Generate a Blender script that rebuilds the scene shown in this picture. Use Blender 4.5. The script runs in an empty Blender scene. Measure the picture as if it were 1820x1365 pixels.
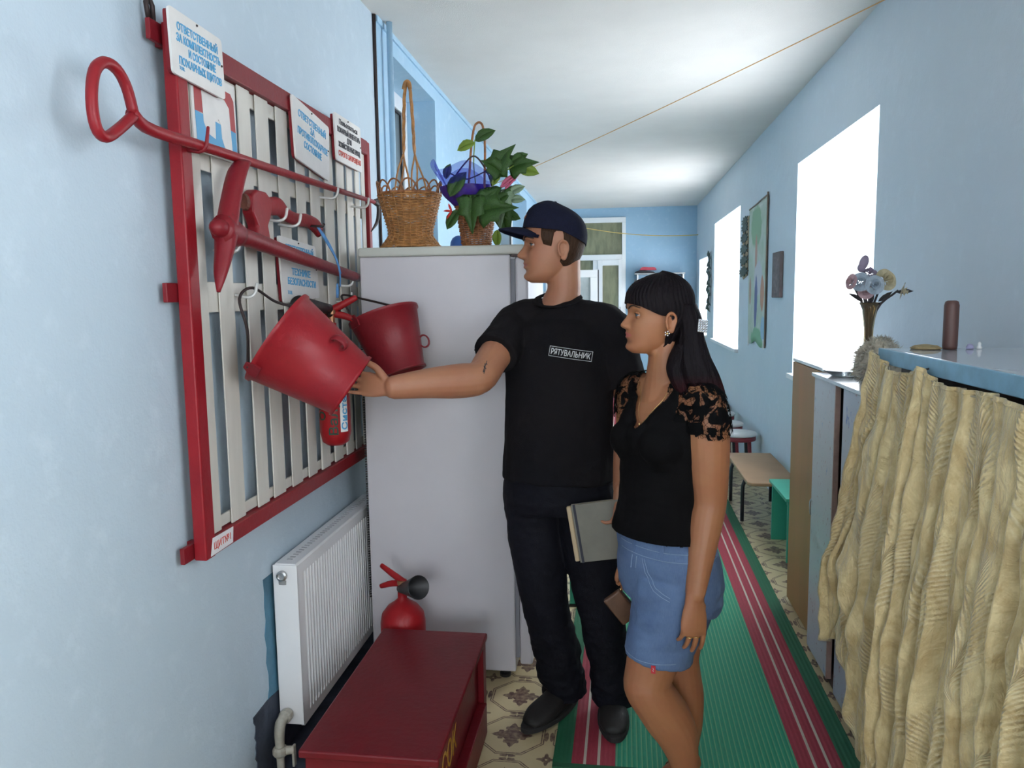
import bpy, bmesh, math, random
import numpy as np
from mathutils import Vector, Matrix, noise
from mathutils.bvhtree import BVHTree
SC = bpy.context.scene
COL = SC.collection
R = math.radians
PI = math.pi

# ------------------------------------------------------------------ camera
cam_d = bpy.data.cameras.new('camera')
cam_d.sensor_width = 36.0
cam_d.lens = 1350 / 1820 * 36.0
cam = bpy.data.objects.new('camera', cam_d)
COL.objects.link(cam)
def look(yaw, pitch, roll, loc):
    F = Vector((-math.sin(yaw) * math.cos(pitch), math.cos(yaw) * math.cos(pitch), -math.sin(pitch)))
    r0 = F.cross(Vector((0, 0, 1))).normalized()
    u0 = r0.cross(F)
    r1 = r0 * math.cos(roll) + u0 * math.sin(roll)
    u1 = -r0 * math.sin(roll) + u0 * math.cos(roll)
    m = Matrix((r1, u1, -F)).transposed().to_4x4()
    m.translation = loc
    return m
cam.matrix_world = look(R(7.843), R(6.5456), R(-0.8), Vector((0, 0, 1.5)))
cam_d.clip_start = 0.05
SC.camera = cam

# ------------------------------------------------------------------ world, daylight, exposure
W = bpy.data.worlds.new('world')
SC.world = W
W.use_nodes = True
W.node_tree.nodes['Background'].inputs[0].default_value = (0.90, 0.95, 1.0, 1)
W.node_tree.nodes['Background'].inputs[1].default_value = 6.0
SC.view_settings.view_transform = 'Standard'
SC.view_settings.look = 'None'
SC.view_settings.exposure = 0.65
SC.view_settings.gamma = 1.0
SC.view_settings.use_curve_mapping = False
SC.cycles.use_denoising = True
SC.cycles.max_bounces = 10
SC.cycles.diffuse_bounces = 5
SC.cycles.transparent_max_bounces = 12
SC.cycles.sample_clamp_indirect = 6.0
SC.cycles.caustics_reflective = False
SC.cycles.caustics_refractive = False
# windows of the right-hand wall: (y0, y1, z0, z1)
WIN = [(-0.65, 0.95, 0.97, 2.33), (3.70, 5.25, 0.97, 2.33), (7.55, 9.45, 0.97, 2.33), (10.1, 11.1, 0.97, 1.98)]
def daylight(name, y0, y1, z0, z1, watts):
    l = bpy.data.lights.new(name, 'AREA')
    l.shape = 'RECTANGLE'
    l.size = z1 - z0
    l.size_y = y1 - y0
    l.energy = watts
    l.color = (0.93, 0.97, 1.0)
    o = bpy.data.objects.new(name, l)
    COL.objects.link(o)
    o.location = (1.165 + 0.42, (y0 + y1) / 2, (z0 + z1) / 2)
    o.rotation_euler = (0, R(66), 0)          # into the corridor and down, as light from the sky falls
    return o
for k, (w, e) in enumerate(zip(WIN, (14, 37, 38, 14))):
    daylight('window_daylight', *w, e)
ADDED_WIN = (-0.80, 0.80, 0.95, 2.40)              # unseen window added behind the camera as a source of front light
bl_ = daylight('window_daylight', *ADDED_WIN, 40)  # added fill lamp at that window, brightens the camera-facing sides
bl_.location = (0, -3.42, 1.675); bl_.rotation_euler = (R(78), 0, 0)
bl_.data.size, bl_.data.size_y = 1.6, 1.45

# ------------------------------------------------------------------ naming helpers
def tag(o, label=None, cat=None, group=None, kind=None):
    if label: o['label'] = label
    if cat: o['category'] = cat
    if group: o['group'] = group
    if kind: o['kind'] = kind
    return o
def thing(name, label, cat, loc=(0, 0, 0), rz=0.0, group=None):
    o = bpy.data.objects.new(name, None)
    COL.objects.link(o)
    o.empty_display_size = 0.05
    o.location = loc
    o.rotation_euler = (0, 0, rz)
    return tag(o, label, cat, group)
def world_of(o):
    m = o.matrix_basis.copy()
    if o.parent is not None: m = world_of(o.parent) @ o.matrix_parent_inverse @ m
    return m
def link(name, me, mats, parent=None, smooth=False, loc=None):
    o = bpy.data.objects.new(name, me)
    COL.objects.link(o)
    if not isinstance(mats, (list, tuple)): mats = [mats]
    if not me.materials:
        for m in mats: me.materials.append(m)
    if smooth:
        me.polygons.foreach_set('use_smooth', [True] * len(me.polygons))
    if parent is not None:
        o.parent = parent
        o.matrix_parent_inverse = world_of(parent).inverted()   # meshes are authored in world coordinates
    if loc is not None: o.location = loc
    return o

# ------------------------------------------------------------------ mesh builder
def catmull(pts, n):
    pts = [np.array(p, float) for p in pts]
    if len(pts) < 3 or n < 2:
        return pts
    out = []
    P = [2 * pts[0] - pts[1]] + pts + [2 * pts[-1] - pts[-2]]
    for i in range(1, len(P) - 2):
        p0, p1, p2, p3 = P[i - 1], P[i], P[i + 1], P[i + 2]
        for k in range(n):
            t = k / n
            out.append(0.5 * (2 * p1 + (p2 - p0) * t + (2 * p0 - 5 * p1 + 4 * p2 - p3) * t * t + (3 * p1 - p0 - 3 * p2 + p3) * t ** 3))
    out.append(pts[-1])
    return out
class MB:
    def __init__(self):
        self.v = []; self.f = []; self.m = []
    def add(self, vs, fs, mi=0):
        b = len(self.v)
        self.v += [tuple(float(c) for c in p) for p in vs]
        self.f += [tuple(i + b for i in f) for f in fs]
        self.m += [mi] * len(fs)
        return self
    def box(self, x0, x1, y0, y1, z0, z1, mi=0, M=None):
        vs = [Vector((x, y, z)) for x in (x0, x1) for y in (y0, y1) for z in (z0, z1)]
        if M is not None: vs = [M @ v for v in vs]
        return self.add(vs, [(0, 1, 3, 2), (4, 6, 7, 5), (0, 4, 5, 1), (2, 3, 7, 6), (0, 2, 6, 4), (1, 5, 7, 3)], mi)
    def rings(self, rings, cap0=True, cap1=True, mi=0, close=True):
        n = len(rings[0]); vs = [p for r in rings for p in r]; fs = []
        for i in range(len(rings) - 1):
            for j in range(n if close else n - 1):
                k = (j + 1) % n
                fs.append((i * n + j, i * n + k, (i + 1) * n + k, (i + 1) * n + j))
        if cap0: fs.append(tuple(range(n - 1, -1, -1)))
        if cap1: fs.append(tuple((len(rings) - 1) * n + j for j in range(n)))
        return self.add(vs, fs, mi)
    def tube(self, pts, rad, n=10, side=None, sub=1, round_=False, mi=0, flat=False):
        """pts: path, rad: scalar | list of scalars or (a, b); side: direction of a"""
        k = len(pts)
        if not isinstance(rad, (list, tuple)): rad = [rad] * k
        rr = [(r, r) if not isinstance(r, (list, tuple)) else r for r in rad]
        row = [list(p) + list(r) for p, r in zip(pts, rr)]
        row = catmull(row, sub) if sub > 1 else [np.array(r, float) for r in row]
        P = [Vector(r[:3]) for r in row]; A = [(max(r[3], 1e-4), max(r[4], 1e-4)) for r in row]
        if round_:
            def capring(p, d, a, s):
                return [(p + d * (math.sin(t) * min(a) * s), (a[0] * math.cos(t), a[1] * math.cos(t))) for t in (R(35), R(62), R(82))]
            d0 = (P[0] - P[1]).normalized(); d1 = (P[-1] - P[-2]).normalized()
            c0 = capring(P[0], d0, A[0], 1)[::-1]; c1 = capring(P[-1], d1, A[-1], 1)
            P = [c[0] for c in c0] + P + [c[0] for c in c1]
            A = [c[1] for c in c0] + A + [c[1] for c in c1]
        rings = []; ref = None
        for i, p in enumerate(P):
            t = (P[min(i + 1, len(P) - 1)] - P[max(i - 1, 0)])
            t = t.normalized() if t.length > 1e-9 else Vector((0, 0, 1))
            if side is not None: s = Vector(side)
            elif ref is None: s = Vector((0, 0, 1)) if abs(t.z) < .9 else Vector((1, 0, 0))
            else: s = ref
            s = s - t * s.dot(t)
            if s.length < 1e-6: s = t.orthogonal()
            s.normalize(); ref = s
            b = t.cross(s)
            a = A[i]
            rings.append([p + s * (a[0] * math.cos(2 * PI * j / n)) + b * (a[1] * math.sin(2 * PI * j / n)) for j in range(n)])
        return self.rings(rings, mi=mi)
    def ball(self, c, r, nu=16, nv=10, M=None, mi=0):
        if not isinstance(r, (list, tuple)): r = (r, r, r)
        rings = []
        for i in range(1, nv):
            a = PI * i / nv
            rings.append([Vector((math.sin(a) * math.cos(2 * PI * j / nu) * r[0], math.sin(a) * math.sin(2 * PI * j / nu) * r[1], -math.cos(a) * r[2])) for j in range(nu)])
        if M is not None: rings = [[M @ p for p in q] for q in rings]
        c = Vector(c)
        return self.rings([[p + c for p in q] for q in rings], mi=mi)
    def lathe(self, prof, n=24, M=None, mi=0, cap0=True, cap1=True):
        rings = [[Vector((r * math.cos(2 * PI * j / n), r * math.sin(2 * PI * j / n), z)) for j in range(n)] for r, z in prof]
        if M is not None: rings = [[M @ p for p in q] for q in rings]
        return self.rings(rings, cap0, cap1, mi)
    def prism(self, poly, d0, d1, M=None, mi=0):
        """poly in local xy, extruded along local z from d0 to d1"""
        rings = [[Vector((x, y, d)) for x, y in poly] for d in (d0, d1)]
        if M is not None: rings = [[M @ p for p in q] for q in rings]
        return self.rings(rings, mi=mi)
    def grid(self, fn, nu, nv, mi=0, wrap=False):
        vs = [fn(i / nu, j / nv) for i in range(nu + 1) for j in range(nv + 1)]
        fs = [(i * (nv + 1) + j, (i + 1) * (nv + 1) + j, (i + 1) * (nv + 1) + j + 1, i * (nv + 1) + j + 1) for i in range(nu) for j in range(nv)]
        return self.add(vs, fs, mi)
    def mesh(self, name='m'):
        me = bpy.data.meshes.new(name)
        me.from_pydata(self.v, [], self.f)
        me.polygons.foreach_set('material_index', self.m)
        bm = bmesh.new(); bm.from_mesh(me)
        bmesh.ops.recalc_face_normals(bm, faces=bm.faces)
        bm.to_mesh(me); bm.free()
        me.update()
        return me
    def build(self, name, mats, parent=None, smooth=False, bevel=0, seg=2, solid=0):
        o = link(name, self.mesh(name), mats, parent, smooth)
        if solid:
            s = o.modifiers.new('thickness', 'SOLIDIFY'); s.thickness = solid; s.offset = 0
        if bevel:
            b = o.modifiers.new('bevel', 'BEVEL'); b.width = bevel; b.segments = seg; b.limit_method = 'ANGLE'
        if smooth == 'angle' or (smooth and bevel):
            pass
        return o
def evaluated(o):
    dg = bpy.context.evaluated_depsgraph_get()
    return bpy.data.meshes.new_from_object(o.evaluated_get(dg), depsgraph=dg)
def remesh(mb, voxel, smooth=4, factor=0.5):
    o = bpy.data.objects.new('tmp', mb.mesh('tmp')); COL.objects.link(o)
    m = o.modifiers.new('r', 'REMESH'); m.mode = 'VOXEL'; m.voxel_size = voxel; m.adaptivity = 0
    if smooth:
        s = o.modifiers.new('s', 'SMOOTH'); s.factor = factor; s.iterations = smooth
    me = evaluated(o)
    old = o.data
    bpy.data.objects.remove(o); bpy.data.meshes.remove(old)
    me.materials.clear()
    return me
def text_mesh(s, size, xs=1.0, bold=0.0, extrude=0.0006, align='LEFT'):
    cu = bpy.data.curves.new('t', 'FONT')
    cu.body = s; cu.size = size; cu.extrude = extrude; cu.align_x = align; cu.offset = bold; cu.resolution_u = 3
    o = bpy.data.objects.new('t', cu); COL.objects.link(o)
    me = evaluated(o)
    bpy.data.objects.remove(o); bpy.data.curves.remove(cu)
    if xs != 1.0:
        for v in me.vertices: v.co.x *= xs
    me.materials.clear()
    return me
def frame(o, x, y, z=None):
    x = Vector(x).normalized(); y = Vector(y); y = (y - x * y.dot(x)).normalized(); z = x.cross(y)
    m = Matrix((x, y, z)).transposed().to_4x4(); m.translation = Vector(o)
    return m
def lettering(s, size, M, mat, parent, xs=1.0, bold=0.0, name='lettering', width=None, align='CENTER'):
    me = text_mesh(s, size, xs, bold, align=align)
    if width and len(me.vertices):
        w = max(v.co.x for v in me.vertices) - min(v.co.x for v in me.vertices)
        for v in me.vertices: v.co.x *= width / w
    me.transform(M)
    return link(name, me, mat, parent)

# ------------------------------------------------------------------ materials
class Nd:
    def __init__(s, nt): s.nt = nt
    def new(s, t, **kw):
        n = s.nt.nodes.new(t)
        for k, v in kw.items(): setattr(n, k, v)
        return n
    def l(s, a, b): s.nt.links.new(a, b)
    def put(s, sock, v):
        if isinstance(v, Ex): s.l(v.s, sock)
        elif hasattr(v, 'is_output'): s.l(v, sock)
        else: sock.default_value = v
    def math(s, op, a, b=0.0, c=0.0):
        n = s.new('ShaderNodeMath', operation=op)
        for i, v in enumerate((a, b, c)): s.put(n.inputs[i], v)
        return Ex(s, n.outputs[0])
    def mix(s, f, a, b):
        n = s.new('ShaderNodeMix', data_type='RGBA')
        s.put(n.inputs[0], f)
        for i, v in ((6, a), (7, b)):
            s.put(n.inputs[i], v if not isinstance(v, tuple) else (*v[:3], 1))
        return n.outputs[2]
    def obj(s, scale=(1, 1, 1)):
        tc = s.new('ShaderNodeTexCoord')
        if scale == (1, 1, 1): return tc.outputs['Object']
        mp = s.new('ShaderNodeMapping'); mp.inputs['Scale'].default_value = scale
        s.l(tc.outputs['Object'], mp.inputs[0]); return mp.outputs[0]
    def noise(s, vec, scale, detail=3.0, rough=0.5, dist=0.0):
        n = s.new('ShaderNodeTexNoise'); s.l(vec, n.inputs['Vector'])
        n.inputs['Scale'].default_value = scale; n.inputs['Detail'].default_value = detail
        n.inputs['Roughness'].default_value = rough; n.inputs['Distortion'].default_value = dist
        return Ex(s, n.outputs[0])
    def ramp(s, v, lo, hi):
        n = s.new('ShaderNodeMapRange'); n.clamp = True
        s.put(n.inputs[0], v); n.inputs[1].default_value = lo; n.inputs[2].default_value = hi
        return Ex(s, n.outputs[0])
    def xyz(s, vec):
        n = s.new('ShaderNodeSeparateXYZ'); s.l(vec, n.inputs[0]); return [Ex(s, n.outputs[i]) for i in range(3)]
    def bump(s, h, strength, dist=0.01):
        n = s.new('ShaderNodeBump'); n.inputs['Strength'].default_value = strength; n.inputs['Distance'].default_value = dist
        s.put(n.inputs['Height'], h); return n.outputs[0]
class Ex:
    def __init__(s, nd, sock): s.nd = nd; s.s = sock
    def __add__(s, o): return s.nd.math('ADD', s, o)
    __radd__ = __add__
    def __sub__(s, o): return s.nd.math('SUBTRACT', s, o)
    def __rsub__(s, o): return s.nd.math('SUBTRACT', o, s)
    def __mul__(s, o): return s.nd.math('MULTIPLY', s, o)
    __rmul__ = __mul__
    def __truediv__(s, o): return s.nd.math('DIVIDE', s, o)
    def lt(s, o): return s.nd.math('LESS_THAN', s, o)
    def gt(s, o): return s.nd.math('GREATER_THAN', s, o)
    def abs(s): return s.nd.math('ABSOLUTE', s)
    def fract(s): return s.nd.math('FRACT', s)
    def floor(s): return s.nd.math('FLOOR', s)
    def max(s, o): return s.nd.math('MAXIMUM', s, o)
    def min(s, o): return s.nd.math('MINIMUM', s, o)
    def sin(s): return s.nd.math('SINE', s)
    def cos(s): return s.nd.math('COSINE', s)
    def sqrt(s): return s.nd.math('SQRT', s)
    def atan2(s, o): return s.nd.math('ARCTAN2', s, o)
    def band(s, a, b): return s.gt(a) * s.lt(b)
MATS = {}
def base(name):
    m = bpy.data.materials.new(name); m.use_nodes = True
    nt = m.node_tree; b = nt.nodes['Principled BSDF']
    MATS[name] = m
    return m, Nd(nt), b
def mat(name, col, rough=0.5, metal=0.0, var=0.12, vscale=6.0, bump=0.0, bscale=60.0, stretch=(1, 1, 1), col2=None, spec=0.5, sheen=0.0, bdist=0.004, sub=0.0):
    """paint, cloth, skin, wood: one colour with procedural mottling and fine relief"""
    if name in MATS: return MATS[name]
    m, n, b = base(name)
    v = n.obj(stretch)
    c2 = col2 or tuple(c * (1 - var) for c in col)
    f = n.noise(v, vscale, 4.0, 0.6)
    n.l(n.mix(n.ramp(f, 0.35, 0.65), col, c2), b.inputs['Base Color'])
    b.inputs['Roughness'].default_value = rough; b.inputs['Metallic'].default_value = metal
    b.inputs['Specular IOR Level'].default_value = spec
    if sheen: b.inputs['Sheen Weight'].default_value = sheen; b.inputs['Sheen Roughness'].default_value = 0.5
    if sub: b.inputs['Subsurface Weight'].default_value = sub; b.inputs['Subsurface Radius'].default_value = (0.012, 0.005, 0.003); b.inputs['Subsurface Scale'].default_value = 0.5
    if bump: n.l(n.bump(n.noise(v, bscale, 3.0), bump, bdist), b.inputs['Normal'])
    return m

# ------------------------------------------------------------------ setting materials
def paint_wall(name, col):
    m, n, b = base(name)
    v = n.obj()
    f = n.ramp(n.noise(v, 1.7, 5.0, 0.6), 0.3, 0.7)
    g = n.ramp(n.noise(v, 14.0, 4.0, 0.6), 0.55, 0.75)
    c = n.mix(f * 0.6, col, tuple(x * k for x, k in zip(col, (0.88, 0.92, 0.95))))
    c = n.mix(g * 0.22, c, (0.70, 0.80, 0.88))
    n.l(c, b.inputs['Base Color'])
    b.inputs['Roughness'].default_value = 0.62
    h = n.noise(v, 9.0, 4.0, 0.55) + n.noise(v, 160.0, 2.0) * 0.12
    n.l(n.bump(h, 0.35, 0.012), b.inputs['Normal'])
    return m
m_wall = paint_wall('pale blue wall paint', (0.50, 0.60, 0.68))
m_wall_far = paint_wall('sky blue wall paint', (0.37, 0.56, 0.72))
m_ceil = mat('white ceiling paint', (0.72, 0.69, 0.655), 0.8, var=0.05, vscale=3, bump=0.3, bscale=220)
m_white = mat('white gloss paint', (0.80, 0.80, 0.79), 0.3, var=0.05)
m_pvc = mat('white window frame', (0.82, 0.83, 0.84), 0.3, var=0.03)
m_slate = mat('bare dark slate wall patch and floor shade', (0.055, 0.07, 0.105), 0.8, var=0.55, vscale=9, bump=0.5, bscale=30)
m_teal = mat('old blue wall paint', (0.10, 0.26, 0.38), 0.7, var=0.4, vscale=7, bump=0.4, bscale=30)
def lino():
    m, n, b = base('patterned linoleum')
    v = n.obj()
    x, y, z = n.xyz(v)
    a = 0.257
    def cell(ox, oy):
        return ((x - ox) / a + 0.5).fract() - 0.5, ((y - oy) / a + 0.5).fract() - 0.5
    u, w = cell(-0.352, 2.696)
    d8 = u.abs().max(w.abs()).max((u.abs() + w.abs()) * 0.72)
    lines = d8.band(0.395, 0.412).max(d8.band(0.425, 0.442))
    r = (u * u + w * w).sqrt(); an = u.atan2(w)
    ros = 0.205 + (an * 4.0).cos() * 0.045 + (an * 12.0).cos() * 0.022
    med = r.lt(ros) * (1.0 - r.lt(0.022)) * (1.0 - r.band(0.135, 0.15) * (an * 8.0).cos().gt(0.0))
    tip = (u.abs() * 1.0 + w.abs() * 5.0).lt(0.30).max((w.abs() + u.abs() * 5.0).lt(0.30))
    u2, w2 = cell(-0.352 + a / 2, 2.696 + a / 2)
    r2 = (u2 * u2 + w2 * w2).sqrt(); an2 = u2.atan2(w2)
    ros2 = r2.lt(0.085 + (an2 * 4.0).cos() * 0.03 + (an2 * 8.0).cos() * 0.015) * (1.0 - r2.lt(0.018))
    u3, w3 = cell(-0.352, 2.696 + a / 2)
    ov = ((u3 * u3) * 1.0 + (w3.abs() - 0.035) * (w3.abs() - 0.035) * 14.0).lt(0.011) * (1.0 - (u3.abs() * 3.0 + w3.abs()).lt(0.05))
    u4, w4 = cell(-0.352 + a / 2, 2.696)
    ov2 = ((w4 * w4) + (u4.abs() - 0.035) * (u4.abs() - 0.035) * 14.0).lt(0.011)
    ink = lines.max(med).max(tip).max(ros2).max(ov).max(ov2)
    worn = n.ramp(n.noise(v, 60.0, 3.0), 0.30, 0.62)
    c0 = n.mix(n.ramp(n.noise(v, 5.0), 0.3, 0.7), (0.60, 0.50, 0.30), (0.52, 0.42, 0.24))
    n.l(n.mix(ink * (0.55 + worn * 0.4), c0, (0.085, 0.030, 0.035)), b.inputs['Base Color'])
    b.inputs['Roughness'].default_value = 0.42
    n.l(n.bump(n.noise(v, 90.0), 0.12, 0.003), b.inputs['Normal'])
    return m
m_floor = lino()

def wall(name, axis, p0, p1, u0, u1, z0, z1, holes, m):
    """a wall slab between p0 and p1 on `axis`, with rectangular openings (u0, u1, z0, z1)"""
    mb = MB()
    us = sorted({u0, u1, *[h[0] for h in holes], *[h[1] for h in holes]})
    for a, b_ in zip(us, us[1:]):
        hs = sorted([h for h in holes if h[0] <= a + 1e-6 and h[1] >= b_ - 1e-6], key=lambda h: h[2])
        z = z0; spans = []
        for h in hs:
            if h[2] > z: spans.append((z, h[2]))
            z = h[3]
        if z < z1: spans.append((z, z1))
        for q0, q1 in spans:
            if axis == 'x': mb.box(p0, p1, a, b_, q0, q1)
            else: mb.box(a, b_, p0, p1, q0, q1)
    return tag(mb.build(name, m), kind='structure')
H = 2.78
tag(MB().box(-1.5, 1.55, -3.2, 11.9, -0.12, 0.0).build('floor', m_floor), kind='structure')
tag(MB().box(-1.5, 1.55, -3.2, 11.9, H, H + 0.15).build('ceiling', m_ceil), kind='structure')
m_wall_r = paint_wall('pale wall paint with bounced light', (0.62, 0.69, 0.745))  # lighter copy of the pale wall paint, bounced light put into its colour
wall('wall_right', 'x', 1.165, 1.465, -3.0, 11.7, 0, H, WIN, m_wall_r)
LWIN = [(3.74, 4.64, 0.95, 2.68), (7.2, 9.4, 0.95, 2.66)]
wl = wall('wall_left', 'x', -1.42, -1.095, -3.0, 3.50, 0, H, [], m_wall)
wall('wall_left_far', 'x', -1.42, -1.085, 3.50, 11.7, 0, H, LWIN, m_wall_far)
wall('wall_back', 'y', -3.2, -3.0, -1.42, 1.465, 0, H, [ADDED_WIN], m_wall)
DX0, DX1, DZ = -0.80, 0.14, 2.64
wall('wall_far', 'y', 11.5, 11.7, -1.42, 1.465, 0, H, [(DX0, DX1, 0, DZ)], m_wall_far)
# unpainted strip and the ragged old paint round the radiator
def ragged(y0, y1, z0, z1, seed, amp):
    rnd = random.Random(seed); pts = []
    N = 14
    for i in range(N): pts.append((y0 + (y1 - y0) * i / N, z0))
    for i in range(N): pts.append((y1 + rnd.uniform(-amp, amp), z0 + (z1 - z0) * i / N))
    for i in range(N): pts.append((y1 - (y1 - y0) * i / N, z1 + rnd.uniform(-amp, amp)))
    for i in range(N): pts.append((y0 + rnd.uniform(-amp, amp), z1 - (z1 - z0) * i / N))
    return pts
YZ = Matrix(((0, 0, 1, 0), (1, 0, 0, 0), (0, 1, 0, 0), (0, 0, 0, 1)))     # local (x, y, d) -> world (d, x, y)
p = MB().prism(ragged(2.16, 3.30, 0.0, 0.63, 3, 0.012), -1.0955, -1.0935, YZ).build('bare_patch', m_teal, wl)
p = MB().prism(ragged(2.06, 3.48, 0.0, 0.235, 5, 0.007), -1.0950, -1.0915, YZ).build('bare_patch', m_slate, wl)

MB().prism([(-1.091, 2.10), (-.93, 2.12), (-.87, 2.3), (-.90, 2.6), (-.86, 2.9), (-.92, 3.2), (-1.091, 3.3)], .0005, .003).build('floor_shade', m_slate, bpy.data.objects['floor'])  # dark sheet standing in for the shade between wall, radiator and box
# windows of the right-hand wall
m_glass, n, b = base('clear glass')
nt = m_glass.node_tree
tr = n.new('ShaderNodeBsdfTransparent'); gl = n.new('ShaderNodeBsdfGlossy'); gl.inputs['Roughness'].default_value = 0.02
mx = n.new('ShaderNodeMixShader'); mx.inputs[0].default_value = 0.08
n.l(tr.outputs[0], mx.inputs[1]); n.l(gl.outputs[0], mx.inputs[2]); n.l(mx.outputs[0], nt.nodes['Material Output'].inputs[0])
def sheer(name, col, clear):
    m, n, b = base(name); nt = m.node_tree
    tr = n.new('ShaderNodeBsdfTransparent'); tl = n.new('ShaderNodeBsdfTranslucent'); df = n.new('ShaderNodeBsdfDiffuse')
    tl.inputs[0].default_value = (*col, 1); df.inputs[0].default_value = (*col, 1)
    a = n.new('ShaderNodeMixShader'); a.inputs[0].default_value = 0.35
    n.l(tl.outputs[0], a.inputs[1]); n.l(df.outputs[0], a.inputs[2])
    mx = n.new('ShaderNodeMixShader'); mx.inputs[0].default_value = 1 - clear
    n.l(tr.outputs[0], mx.inputs[1]); n.l(a.outputs[0], mx.inputs[2]); n.l(mx.outputs[0], nt.nodes['Material Output'].inputs[0])
    return m
m_tulle = sheer('white tulle', (0.92, 0.94, 0.97), 0.62)
m_sill = mat('white window sill', (0.78, 0.79, 0.80), 0.35, var=0.05)
def right_window(i, y0, y1, z0, z1):
    w = tag(bpy.data.objects.new('window_%d' % i, None), kind='structure'); COL.objects.link(w)
    X = 1.40; f = MB(); t = 0.06
    f.box(X, X + .06, y0, y1, z0, z0 + t).box(X, X + .06, y0, y1, z1 - t, z1)
    f.box(X, X + .06, y0, y0 + t, z0 + t, z1 - t).box(X, X + .06, y1 - t, y1, z0 + t, z1 - t)
    ym = (y0 + y1) / 2
    f.box(X, X + .06, ym - .04, ym + .04, z0 + t, z1 - t)
    f.build('window_frame', m_pvc, w)
    for a, b_ in ((y0 + t, ym - .04), (ym + .04, y1 - t)):
        MB().box(X + .028, X + .034, a, b_, z0 + t, z1 - t).build('pane', m_glass, w)
    MB().box(1.13, 1.40, y0 - .02, y1 + .02, z0 - .035, z0 - 0.001).build('window_sill', m_sill, w, bevel=.004)
    return w
for i, wn in enumerate(WIN): right_window(i + 1, *wn)
w = tag(bpy.data.objects.new('window_7', None), kind='structure'); COL.objects.link(w)  # frame and panes of the added window round the fill lamp
x0, x1, z0, z1 = ADDED_WIN; f = MB(); t = .06
f.box(x0, x1, -3.17, -3.11, z0, z0 + t).box(x0, x1, -3.17, -3.11, z1 - t, z1).box(x0, x0 + t, -3.17, -3.11, z0 + t, z1 - t).box(x1 - t, x1, -3.17, -3.11, z0 + t, z1 - t).box(-.04, .04, -3.17, -3.11, z0 + t, z1 - t)
f.build('window_frame', m_pvc, w)
MB().box(x0 + t, -.04, -3.145, -3.139, z0 + t, z1 - t).build('pane', m_glass, w); MB().box(.04, x1 - t, -3.145, -3.139, z0 + t, z1 - t).build('pane', m_glass, w)
CURT = [('white sheer curtain behind the photographer side table', 0), ('white sheer curtain glowing over the nearest window beside the wooden plaque', 1),
        ('white sheer curtain over the middle window beyond the painted poster', 2), ('short white sheer curtain at the last window by the far corner', 3)]
for lab, k in CURT:
    if k == 0: continue
    y0, y1, z0, z1 = WIN[k]
    mb = MB()
    def fn(s, t, y0=y0, y1=y1, z0=z0, z1=z1, k=k):
        y = y0 - .01 + (y1 - y0 + .02) * s
        sag = 0.035 * abs(math.sin(s * PI * 3)) + (0.10 * max(0, (s - .86) / .14) ** 2)
        zz = z0 + .012 + (z1 - sag + .03 - z0) * t
        return (1.185 + 0.016 * math.sin(s * 70 + 2 * math.sin(t * 2 + k)) * (0.5 + .5 * t), y, zz)
    mb.grid(fn, 110, 10)
    tag(mb.build('curtain', m_tulle, smooth=True), lab, 'curtain', 'sheer curtains at the corridor windows')

# windows recessed in the left wall
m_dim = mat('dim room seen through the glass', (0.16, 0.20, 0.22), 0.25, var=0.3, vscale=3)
m_gask = mat('black window gasket', (0.03, 0.03, 0.035), 0.5)
for i, (y0, y1, z0, z1) in enumerate(LWIN):
    w = tag(bpy.data.objects.new('window_%d' % (5 + i), None), kind='structure'); COL.objects.link(w)
    X = -1.26; t = .085; f = MB(); g = MB()
    f.box(X - .06, X, y0, y1, z0, z0 + t).box(X - .06, X, y0, y1, z1 - t, z1)
    f.box(X - .06, X, y0, y0 + t, z0 + t, z1 - t).box(X - .06, X, y1 - t, y1, z0 + t, z1 - t)
    f.build('window_frame', m_pvc, w, bevel=.004)
    e = .014
    g.box(X - .04, X - .012, y0 + t, y1 - t, z0 + t, z0 + t + e).box(X - .04, X - .012, y0 + t, y1 - t, z1 - t - e, z1 - t)
    g.box(X - .04, X - .012, y0 + t, y0 + t + e, z0 + t + e, z1 - t - e).box(X - .04, X - .012, y1 - t - e, y1 - t, z0 + t + e, z1 - t - e)
    g.build('gasket', m_gask, w)
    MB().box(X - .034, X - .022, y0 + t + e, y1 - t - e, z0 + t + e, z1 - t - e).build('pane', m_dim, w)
# paint edge under the ceiling, left side
tag(MB().box(-1.085, -1.075, 3.50, 11.5, H - .028, H - .001).build('trim_1', m_wall_far), kind='structure')
# door at the far end
d = tag(bpy.data.objects.new('door_1', None), kind='structure'); COL.objects.link(d)
m_olive = mat('olive net behind the door glass', (0.25, 0.255, 0.15), 0.35, var=0.35, vscale=14, stretch=(1, 1, .25))
Y = 11.44; f = MB(); t = .075
f.box(DX0, DX1, Y, Y + .09, DZ - t, DZ).box(DX0, DX0 + t, Y, Y + .09, 0, DZ - t).box(DX1 - .055, DX1, Y, Y + .09, 0, DZ - t)
f.box(DX0 + t, DX1 - .055, Y, Y + .09, 2.02, 2.10).box(-.34, -.27, Y, Y + .09, 0, 2.02)
f.build('door_frame', m_pvc, d, bevel=.005)
MB().box(DX0 + t, DX1 - .055, Y + .05, Y + .06, 2.10, DZ - t).build('transom_pane', m_olive, d)
MB().box(DX0 + t, -.34, Y + .05, Y + .06, .1, 2.02).build('pane', m_olive, d)
lf = MB(); a0, a1 = -.27, DX1 - .055
lf.box(a0, a0 + .07, Y - .02, Y + .04, .02, 2.02).box(a1 - .05, a1, Y - .02, Y + .04, .02, 2.02).box(a0 + .07, a1 - .05, Y - .02, Y + .04, 1.94, 2.02).box(a0 + .07, a1 - .05, Y - .02, Y + .04, .02, .85)
leaf = lf.build('door_leaf', m_pvc, d, bevel=.004)
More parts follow.
